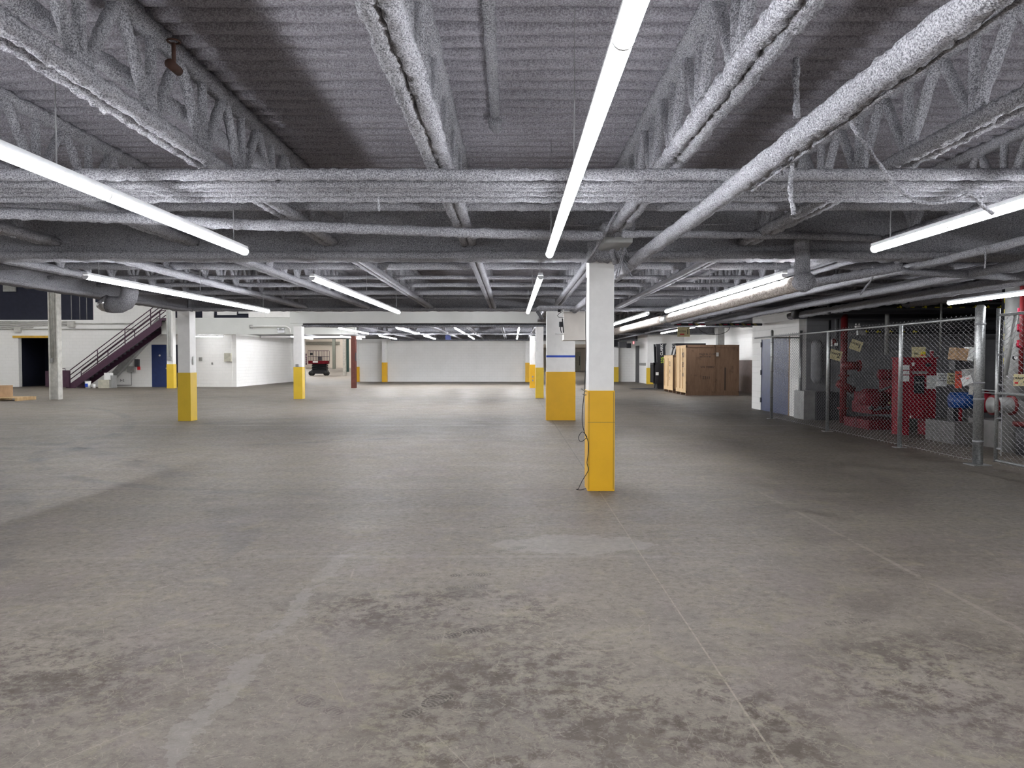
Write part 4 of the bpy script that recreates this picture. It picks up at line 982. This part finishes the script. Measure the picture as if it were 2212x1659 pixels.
for i in range(8):
    px = 1987+i*29
    B(xa(px-5, PYY), xa(px+5, PYY), PYY-0.04, PYY-0.03, za(650, PYY), za(647.5, PYY)).build('red_dash', PINK, g)
B(8.0, 15.9, PYY-0.03, PYY, za(651, PYY), za(646, PYY)).build('marker_strip', BLACK, g)
g = empty('marked_pipe', (11, PYY+0.4, 2.85), 'large black pipe with yellow arrows above the pump room fence', 'pipe')
zz = za(662, PYY)
MB().tube([(7.4, PYY+0.4, zz-0.02), (15.9, PYY+0.4, zz-0.02)], 0.13, 14).build('pipe_run', BLACK, g, True)
def arrow(px, z, Y, k, parent, head):
    x = xa(px, Y); mb = MB(); mb.box(x-0.055, x+0.055, Y-0.01, Y, z-0.008, z+0.008)
    if head: mb.box(x+k*0.02-0.03, x+k*0.02+0.03, Y-0.01, Y, z-0.008, z+0.008, Matrix.Rotation(0.9*k, 3, 'Y')).box(x+k*0.03-0.03, x+k*0.03+0.03, Y-0.01, Y, z+0.012, z+0.028, Matrix.Rotation(0.7*k, 3, 'Y'))
    mb.build('yellow_arrow', SIGNYEL, parent)
for i in range(9): arrow(1940+i*27, zz, PYY+0.26, 1, g, i % 2 == 0 or i > 6)
g = empty('marked_pipe', (10, 18.5, 2.3), 'dark pipe with small yellow arrows behind the fence top rail', 'pipe')
z2 = za(717, 18.5)
MB().tube([(8.7, 18.5, z2), (15.9, 18.5, z2)], 0.05, 10).build('pipe_run', BLACK, g, True)
for i in range(5): arrow(1870+i*26, z2, 18.44, -1, g, True)
tag(MB().tube([(7.3, 19.3, 2.9), (15.9, 19.3, 2.9)], 0.2, 16).build('header_pipe', BLACK, None, True), 'very thick dark header pipe across the back of the pump room ceiling', 'pipe')
tag(MB().tube([(9.0, 19.9, 2.55), (15.9, 19.9, 2.55)], 0.14, 14).build('header_pipe', DARKGREY, None, True), 'dark grey header pipe below the thickest one in the pump room', 'pipe')

# ================================================================== PUMP ROOM
def vpipe(px, Y, z0, z1, r, mat, label, cat='pipe'):
    return tag(MB().tube([(xa(px, Y), Y, z0), (xa(px, Y), Y, z1)], r, 14).build('riser_pipe', mat, None, True), label, cat)
vpipe(1822, 19.2, 0, 3.0, 0.085, REDPIPE, 'thick red riser pipe behind the fence, left of the fire pump')
vpipe(1806, 19.6, 1.7, 3.2, 0.05, DARKGREY, 'dark grey pipe just left of the thick red riser')
vpipe(1791, 20.0, 0, 2.7, 0.03, BLACK, 'thin black pipe left of the thick red riser')
vpipe(1914, 18.2, 1.75, 3.1, 0.05, GREYMETAL, 'grey pipe ending above the red controller cabinet')
vpipe(2030, 16.8, 1.8, 3.1, 0.025, GREYMETAL, 'thin light conduit dropping right of the controller cabinet')
vpipe(2079, 16.5, 1.7, 2.6, 0.025, BLACK, 'thin dark conduit dropping to the tilted carton')
vpipe(2190, 13.0, 0, 3.2, 0.16, GREYMETAL, 'thick grey riser behind the gate')
vpipe(2172, 13.6, 0, 3.0, 0.09, BLACK, 'black riser with yellow marks behind the gate')
vpipe(2204, 12.2, 1.2, 2.9, 0.035, REDPIPE, 'slim red riser with gauge behind the gate')
def flange(p, ax, r, t_=0.03): 
    a = Vector(p); d = Vector(ax)*t_; return (a-d, a+d, r)
g = empty('fire_pump_engine', (8.9, 17.8, 0), 'red fire pump engine on a skid behind the fence', 'pump')
EX, EY = 8.75, 17.8
B(EX-0.45, EX+0.5, EY-0.55, EY+0.75, 0.0, 0.22).build('skid', ENGINE, g)
mb = MB(); mb.box(EX-0.32, EX+0.32, EY-0.4, EY+0.6, 0.35, 0.62); mb.box(EX-0.30, EX+0.25, EY-0.35, EY+0.55, 0.60, 0.85); mb.build('engine_block', ENGINE, g)
MB().tube([(EX-0.2, EY-0.45, 0.72), (EX-0.2, EY+0.1, 0.72)], 0.22, 16).build('flywheel_housing', ENGINE, g, True)
MB().tube([(EX-0.1, EY-0.3, 1.28), (EX+0.35, EY-0.3, 1.28)], 0.13, 14).build('air_filter', ENGINE, g, True)
MB().tube([(EX+0.2, EY-0.3, 1.2), (EX+0.28, EY-0.3, 0.8)], 0.06, 10).build('intake_pipe', ENGINE, g, True)
B(EX+0.30, EX+0.50, EY-0.4, EY+0.5, 0.35, 1.22).build('radiator', ENGINE, g)
mb = MB()
for i in range(4): mb.tube([(EX-0.35+i*0.2, EY-0.46, 0.5), (EX-0.35+i*0.2, EY-0.40, 0.5)], 0.05, 8)
mb.tube([(EX-0.3, EY-0.47, 0.45), (EX+0.3, EY-0.47, 0.58)], 0.02, 6); mb.tube([(EX-0.2, EY-0.5, 0.9), (EX+0.2, EY-0.5, 1.05), (EX+0.3, EY-0.5, 1.2)], 0.03, 6)
mb.build('fittings', DARKGREY, g, True)
MB().sphere((EX+0.05, EY-0.5, 0.62), 0.035).build('brass_cock', plain('brass', (0.5, 0.4, 0.2), 0.3, 0.8), g, True)
g = empty('valve_manifold', (8.5, 19.0, 1.6), 'red horizontal pipe with flanges joined to the thick red riser', 'pipe')
zz = za(790, 18.9)
MB().tube([(xa(1818, 18.9), 18.9, zz), (xa(1853, 18.9), 18.9, zz)], 0.11, 14).build('pipe_run', REDPIPE, g, True)
MB().tube([(xa(1853, 18.9), 18.9, zz), (xa(1856, 18.9), 18.9, zz)], 0.15, 14).build('flange', REDPIPE, g, True)
for z in (0.35, 0.9, 1.2): MB().tube([(xa(1822, 19.2), 19.2, z), (xa(1822, 19.2), 19.2, z+0.05)], 0.14, 12).build('flange', REDPIPE, g, True)
MB().tube([(xa(1806, 18.9), 18.8, 1.05), (xa(1840, 18.9), 18.8, 0.85)], 0.10, 12).build('elbow', REDPIPE, g, True)
# controller cabinet
KY = 16.0; kx0, kx1 = xa(1945, KY), xa(2022, KY); kz1 = 1.65
g = empty('pump_controller', ((kx0+kx1)/2, KY+0.15, 0), 'tall red controller cabinet with labels and black display behind the fence', 'cabinet')
B(kx0, kx1, KY, KY+0.36, 0.36, kz1).build('cabinet_body', REDM, g)
for x in (kx0, kx1-0.2): B(x, x+0.2, KY+0.0, KY+0.34, 0, 0.37).build('leg', REDM, g)
B(kx0-0.02, kx1+0.02, KY-0.03, KY+0.38, kz1, kz1+0.03).build('cabinet_top', REDM, g)
def kp(px0, px1, py0, py1, mat, nm, e=0.012): B(xa(px0, KY), xa(px1, KY), KY-e, KY-0.001, za(py1, KY), za(py0, KY)).build(nm, mat, g)
kp(1974, 1996, 812, 850, BLACK, 'display'); kp(1970, 2001, 802, 808, GREYMETAL, 'name_plate'); kp(1948, 1963, 789, 799, PAPER, 'label_patch'); kp(1949, 1963, 801, 809, PAPER, 'label_patch')
kp(1948, 1963, 811, 824, PAPER, 'label_patch'); kp(2001, 2021, 811, 840, PAPER, 'paper_sheet'); kp(1969, 1974, 783, 790, PAPER, 'label_patch'); kp(1998, 2010, 785, 792, BLACK, 'vent'); kp(1966, 1969, 898, 903, PAPER, 'label_patch')
mb = MB()
for i in range(3): mb.box(xa(1976+i*6, KY), xa(1980+i*6, KY), KY-0.014, KY-0.012, za(828, KY), za(825, KY))
mb.build('display_digits', GREYMETAL, g)
B(kx1-0.005, kx1+0.015, KY+0.1, KY+0.2, 0.9, 1.05).build('latch', GREYMETAL, g)
sign('display_sign', xa(1986, KY), kz1+0.03+0.115, KY+0.05, 0.30, 0.23, 0, [('TEST', 0.05, -0.06, -0.04, BLACK)], 'cream sign standing on top of the red controller cabinet')
tag(B(xa(1990, KY), xa(1999, KY), KY+0.02, KY+0.04, 1.74, 1.80).build('yellow_sticker', SIGNYEL), 'yellow sticker at the corner of the cream sign on the cabinet', 'sticker')
tag(B(xa(1989, KY), xa(2000, KY), KY+0.02, KY+0.04, 1.715, 1.735).build('red_sticker', SIGNRED), 'red strip under the yellow sticker on the cabinet-top sign', 'sticker')
g = empty('paper_cup', (xa(2016, KY), KY+0.08, kz1+0.03), 'dark red paper coffee cup with white lid on the controller cabinet', 'cup')
MB().tube([(xa(2016, KY), KY+0.08, kz1+0.03), (xa(2016, KY), KY+0.08, kz1+0.165)], [0.03, 0.042], 14).build('cup_body', plain('dark red cup', (0.25, 0.02, 0.03)), g, True)
MB().tube([(xa(2016, KY), KY+0.08, kz1+0.165), (xa(2016, KY), KY+0.08, kz1+0.18)], 0.046, 14).build('lid', PAPER, g, True)
# hanging signs behind the fence
sign('hanging_sign', xa(1804, 18.6), za(767, 18.6), 18.6, 0.30, 0.25, 0.28, [('DRAIN', 0.07, -0.05, 0.03, BLACK), ('2', 0.17, 0.08, 0.0, BLACK)], 'tilted cream sign numbered two near the second fence post')
sign('hanging_sign', xa(1848, 18.3), za(746, 18.3), 18.3, 0.29, 0.25, 0.35, [('VALVE', 0.07, -0.05, 0.03, BLACK), ('1', 0.17, 0.08, 0.0, BLACK)], 'tilted dull cream sign numbered one below the fence rail')
sign('hanging_sign', xa(2205, 11.9), za(821, 11.9), 11.9, 0.24, 0.19, 0, [('DRAIN', 0.05, -0.055, 0.03, BLACK), ('2', 0.12, 0.05, 0.0, BLACK)], 'cream drain sign hanging behind the gate at the right edge')
tag(B(xa(2191, 11.88), xa(2198, 11.88), 11.87, 11.88, za(829, 11.88), za(825, 11.88)).build('red_arrow', SIGNRED), 'small red arrow on the drain sign behind the gate', 'sticker')
sign('notice_sheet', xa(2034, 14.9), za(820, 14.9), 14.9, 0.21, 0.27, 0.04, [('NOTICE', 0.045, 0, 0.08, BLACK), ('FIRE PUMP', 0.03, 0, 0.03, BLACK), ('CONTROL', 0.035, 0, -0.02, BLACK)], 'white notice sheet right of the controller cabinet', PAPER)
sign('hanging_sign', xa(2056, 15.6), za(818, 15.6), 15.6, 0.2, 0.24, 0.05, [('MAIN', 0.05, 0, 0.06, BLACK), ('VALVE', 0.05, 0, 0, BLACK), ('CLOSED', 0.04, 0, -0.06, BLACK)], 'dull olive cream sign half hidden behind the white notice')
g = sign('warning_placard', xa(2070, 14.3), za(820, 14.3), 14.3, 0.13, 0.33, 0.02, [('WARNING', 0.022, 0, 0.1, BLACK), ('DO NOT', 0.022, 0, 0.05, BLACK), ('OPERATE', 0.022, 0, 0.0, BLACK)], 'tall narrow red placard right of the white notice', plain('placard red', (0.75, 0.10, 0.06)))
g = tag(MB().box(xa(2062, 14.0), xa(2090, 14.0), 14.0, 14.22, za(778, 14.0), za(752, 14.0), Matrix.Rotation(0.12, 3, 'Y')).build('carton', CARD), 'tilted open cardboard box above the red placard', 'box')
B(0.13, 0.24, -0.02, 0.2, -0.13, 0.13, Matrix.Rotation(0.3, 3, 'Y')).build('box_flap', PAPER, g, False, (xa(2076, 14.0), 14.0, za(765, 14.0)))
tag(MB().box(xa(2062, 14.3), xa(2094, 14.3), 14.3, 14.5, za(800, 14.3), za(779, 14.3)).build('control_box', DARKGREY), 'dark box under the tilted cardboard box', 'electrical box')
tag(MB().box(xa(2092, 13.4), xa(2118, 13.4), 13.4, 13.6, za(832, 13.4), za(797, 13.4), Matrix.Rotation(-0.1, 3, 'Y')).build('metal_box', GREYMETAL), 'grey metal box just left of the big fence post', 'electrical box')
g = sign('info_card', xa(2088, 13.2), za(822, 13.2), 13.2, 0.19, 0.15, -0.35, [('TEST', 0.03, 0.02, 0.03, SIGNRED)], 'white card with yellow mark tilted beside the red placard', PAPER)
tag(MB().box(xa(2093, 13.2), xa(2102, 13.2), 13.19, 13.2, za(853, 13.2), za(833, 13.2), Matrix.Rotation(0.12, 3, 'Y')).build('paper_tag', OLDWHITE), 'grey paper tag hanging below the grey metal box', 'tag')
# blue pump with pedestal
g = empty('electric_pump', (9.3, 14.6, 0), 'blue electric pump on a concrete base left of the big fence post', 'pump')
bx = xa(2092, 14.6)
MB().tube([(bx-0.32, 14.6, 0.82), (bx+0.2, 14.6, 0.82)], 0.17, 16).build('motor', BLUEMOTOR, g, True)
MB().tube([(bx+0.2, 14.6, 0.8), (bx+0.35, 14.6, 0.8)], 0.22, 16).build('volute', REDM, g, True)
MB().tube([(bx-0.2, 14.55, 0.3), (bx-0.2, 14.55, 0.85)], 0.05, 8).build('support_leg', REDM, g, True)
B(bx-0.5, bx+0.9, 14.2, 15.2, 0, 0.42).build('concrete_base', plain('concrete base', (0.13, 0.125, 0.12)), g)
for q in (-0.35, 0.05): B(bx+q, bx+q+0.1, 14.5, 14.7, 0.42, 0.68).build('foot', BLACK, g)
# grey pipe with red couplings
g = empty('grooved_pipe', (8.6, 12.6, 0.9), 'grey horizontal pipe with red couplings behind the gate', 'pipe')
GYy = 12.6; z = za(875, GYy)
MB().tube([(xa(2140, GYy), GYy, z), (xa(2188, GYy), GYy, z), (xa(2205, GYy), GYy, z-0.06), (xa(2214, GYy), GYy, z-0.25)], 0.135, 16).build('pipe_run', GREYMETAL, g, True)
for px in (2143, 2182): MB().tube([(xa(px, GYy), GYy, z), (xa(px+5, GYy), GYy, z)], 0.17, 16).build('coupling', REDPIPE, g, True)
MB().tube([(xa(2214, GYy), GYy, z-0.28), (xa(2214, GYy), GYy, z-0.36)], 0.17, 14).build('coupling', REDPIPE, g, True)
MB().tube([(xa(2214, GYy), GYy, 0), (xa(2214, GYy), GYy, z-0.3)], 0.12, 14).build('pipe_leg', DARKGREY, g, True)
tag(B(xa(2150, 13.6), 12.5, 13.4, 14.4, 0, 0.5).build('concrete_plinth', plain('pale concrete', (0.2, 0.19, 0.185))), 'pale concrete plinth under the grey pipe behind the gate', 'plinth')
g = empty('pressure_gauge', (xa(2191, 12.1), 12.1, za(773, 12.1)), 'small round pressure gauge behind the gate', 'gauge')
MB().tube([(g.location.x, 12.08, g.location.z), (g.location.x, 12.12, g.location.z)], 0.035, 16).build('dial_case', BLACK, g, True)
MB().tube([(g.location.x, 12.074, g.location.z), (g.location.x, 12.08, g.location.z)], 0.028, 16).build('dial_face', PAPER, g)
g = empty('red_valve', (xa(2203, 12.2), 12.2, za(745, 12.2)), 'red valve body on the slim riser behind the gate', 'valve')
MB().sphere(g.location, 0.07).build('valve_body', REDPIPE, g, True)
mb = MB()
for i in range(6):
    z_ = 1.55+i*0.22; mb.box(xa(2172, 13.5)-0.06, xa(2172, 13.5)-0.03, 13.48, 13.5, z_, z_+0.11); mb.box(xa(2172, 13.5)-0.06, xa(2172, 13.5)+0.01, 13.48, 13.5, z_, z_+0.02)
tag(mb.build('yellow_marker', SIGNYEL), 'column of small yellow flow marks on the black riser', 'marker')
mb = MB()
for i in range(3):
    z_ = 1.82+i*0.26; mb.box(xa(2196, 12.1)-0.015, xa(2196, 12.1)+0.01, 12.08, 12.1, z_, z_+0.12); mb.box(xa(2196, 12.1)-0.015, xa(2196, 12.1)+0.05, 12.08, 12.1, z_, z_+0.02)
tag(mb.build('red_marker', PINK), 'column of small red flow marks left of the slim riser', 'marker')
# tank capsule, boxes on the pump room wall
g = empty('wall_light_capsule', (8.1, 20.7, 1.5), 'tall rounded pale capsule cover on the pump room wall', 'cover')
cx = xa(1765, 20.7)
MB().tube([(cx, 20.75, 0.98), (cx, 20.75, 1.05), (cx, 20.75, 1.15), (cx, 20.75, 2.05), (cx, 20.75, 2.15), (cx, 20.75, 2.2)], [0.06, 0.12, 0.15, 0.15, 0.12, 0.06], 16, flat=1).build('capsule_shell', plain('dull white plastic', (0.28, 0.28, 0.29)), g, True)
tag(B(xa(1737, 20.2), xa(1764, 20.2), 20.2, 20.9, 0, 0.78).build('floor_cabinet', GREYMETAL), 'grey low cabinet under the tall capsule', 'cabinet')
tag(B(xa(1764.5, 20.1), xa(1812, 20.1), 20.1, 20.9, 0, 0.76).build('floor_cabinet', DARKGREY), 'darker low cabinet beside the grey one, left of the red riser', 'cabinet')
g = wallbox('emergency_light', 1844, 1854, 704, 708, 17.2, 0.08, PAPER, 'white twin-head emergency light above the fence rail', 'emergency light')
hd = MB(); hd.sphere((xa(1845, 17.2), 17.15, za(701, 17.2)), 0.02); hd.sphere((xa(1852, 17.2), 17.15, za(701, 17.2)), 0.02); hd.build('lamp_heads', PAPER, g, True)
wallbox('junction_box', 1848, 1864, 714, 724, 17.9, 0.1, GREYMETAL, 'grey box behind the fence rail under the emergency light', 'electrical box')
g = empty('hard_hat_rack', (xa(1799, 18.9), 18.9, za(740, 18.9)), 'white and red valve handle cluster above the number two sign', 'valve')
MB().sphere((xa(1800, 18.9), 18.9, za(738, 18.9)), 0.06, sz=1.3).build('red_body', REDPIPE, g, True); B(xa(1799, 18.9), xa(1805, 18.9), 18.8, 18.83, za(747, 18.9), za(741, 18.9)).build('white_tag', PAPER, g)
B(xa(1791, 18.9), xa(1793, 18.9), 18.8, 18.83, za(748, 18.9), za(734, 18.9)).build('white_strip', PAPER, g)

# ================================================================== CHAIN LINK FENCE
FX = 7.16
def chainlink(P0, P1, z0, z1, pitch=0.066, vp=0.076, r=0.0027):
    P0, P1 = Vector(P0), Vector(P1); L = (P1-P0).length; d = (P1-P0)/L; nrm = Vector((-d.y, d.x, 0))
    n = int(L/pitch); mb = MB(); rows = int((z1-z0)/vp)
    rr = r
    for i in range(n+1):
        pts = []
        for k in range(rows*2+1):
            s = pitch*i
            s2 = s+(pitch*0.5*0.0)
            z = z0+k*vp/2
            w_ = 0.003 if k % 2 else -0.003
            pts.append(P0+d*min(max(s, 0), L)*1.0+nrm*w_+Vector((0, 0, z-vp*0.10))); pts.append(P0+d*min(max(s, 0), L)+nrm*w_+Vector((0, 0, z+vp*0.10)))
        # each wire meets its neighbour: stretch amplitude so loops interlock
        q = []
        for j, p in enumerate(pts):
            k = j//2; sgn = (1 if k % 2 else -1)*(1 if i % 2 else -1)
            q.append(p+d*sgn*pitch*0.47)
        m = len(q); b0 = len(mb.v)
        for p in q:
            mb.v.append(p+d*rr+nrm*rr*0.6); mb.v.append(p-d*rr+nrm*rr*0.6); mb.v.append(p-nrm*rr*1.2)
        for j in range(m-1):
            a = b0+j*3
            for k in range(3): mb.f.append((a+k, a+(k+1) % 3, a+3+(k+1) % 3, a+3+k))
    return mb
def mesh_fast(mb, name, mat, parent):
    me = bpy.data.meshes.new(name); me.from_pydata([tuple(p) for p in mb.v], [], mb.f); me.materials.append(mat)
    o = bpy.data.objects.new(name, me); col.objects.link(o); o.parent = parent; o.location = -Vector(parent.location); return o
posts = [20.5, 16.84, 13.69]
g = empty('chain_link_fence', (FX, 16, 0), 'galvanised chain-link fence enclosing the pump room on the right', 'fence')
for y in posts:
    z = 2.43 if y == 20.5 else 2.26
    MB().tube([(FX, y, 0), (FX, y, z), (FX, y, z+0.03)], [0.038, 0.038, 0.02], 14).build('post', GALV, g, True)
    B(FX-0.1, FX+0.1, y-0.08, y+0.08, 0, 0.012).build('base_plate', GALV, g)
MB().tube([(FX, 11.38, 0), (FX, 11.38, 2.42), (FX, 11.38, 2.46)], [0.072, 0.072, 0.045], 18).build('post', GALV, g, True)
B(FX-0.14, FX+0.14, 11.24, 11.52, 0, 0.015).build('base_plate', GALV, g)
for z in (0.35, 1.0, 1.25, 2.15): MB().tube([(FX, 11.38, z), (FX, 11.38, z+0.03)], 0.078, 18).build('band', WIRE, g, True)
for z in (0.6, 1.3, 1.7, 2.1): MB().tube([(FX, 20.5, z), (FX, 20.5, z+0.03)], 0.044, 14).build('band', WIRE, g, True)
MB().tube([(FX-0.02, 21.9, 2.27), (FX, 11.42, 2.27)], 0.021, 10).build('top_rail', GALV, g, True)
MB().tube([(FX, 20.6, 0.06), (FX, 11.4, 0.06)], 0.003, 5).build('bottom_wire', WIRE, g)
mesh_fast(chainlink((FX, 20.48, 0), (FX, 11.46, 0), 0.04, 2.33), 'mesh_fabric', WIRE, g)
g = empty('chain_link_fence', (7.6, 20.6, 0), 'short return panel of chain-link before the slate blue door', 'fence')
MB().tube([(8.02, 20.65, 0), (8.02, 20.65, 2.45)], 0.036, 14).build('post', GALV, g, True)
for z in (0.6, 1.1, 1.7): MB().tube([(8.02, 20.65, z), (8.02, 20.65, z+0.03)], 0.043, 14).build('band', WIRE, g, True)
MB().tube([(FX, 20.62, 2.25), (8.02, 20.65, 2.25)], 0.02, 10).build('top_rail', GALV, g, True)
mesh_fast(chainlink((FX+0.05, 20.62, 0), (7.98, 20.65, 0), 0.04, 2.3), 'mesh_fabric', WIRE, g)
g = empty('chain_link_gate', (FX+0.04, 9.7, 0), 'chain-link gate with tubular frame at the right picture edge', 'gate')
GX = FX+0.04; y0, y1 = 11.02, 8.4
fr = [('hinge_stile', [(GX, y0, 0.10), (GX, y0, 2.38)]), ('latch_stile', [(GX, y1, 0.10), (GX, y1, 2.38)]), ('bottom_rail', [(GX, y0, 0.12), (GX, y1, 0.12)]), ('top_rail', [(GX, y0, 2.28), (GX, y1, 2.28)]), ('middle_rail', [(GX, y0, 1.12), (GX, y1, 1.12)])]
for nm, p in fr: MB().tube(p, 0.026 if 'stile' in nm else 0.021, 12).build(nm, GALV, g, True)
MB().tube([(GX, y0-0.12, 0.2), (GX, y0-0.12, 2.2)], 0.006, 6).build('tension_bar', WIRE, g)
for z in (0.3, 0.75, 1.25, 1.7): MB().tube([(GX, y0, z), (GX, y0-0.12, z)], 0.012, 6).build('band', WIRE, g)
for z in (1.12, 1.16): MB().tube([(GX, y0, z), (FX, 11.38, z)], 0.009, 6).build('latch', WIRE, g)
mesh_fast(chainlink((GX, y0-0.1, 0), (GX, y1, 0), 0.06, 2.32), 'mesh_fabric', WIRE, g)
tag(MB().tube([(FX-0.02, 10.75, 1.4), (FX+0.12, 10.75, 2.28)], 0.03, 8).build('drop_rod', GREYMETAL, None, True), 'grey rod standing behind the gate stile', 'rod')
tag(MB().tube([at(1543+32*math.cos(a)*1.05, 706+17*math.sin(a), 22.8) for a in [PI*i/14 for i in range(15)]][::1], 0.008, 6).build('hanging_cable', BLACK, None, True), 'dark cable loop sagging below the striped pipe before the white wall', 'cable')
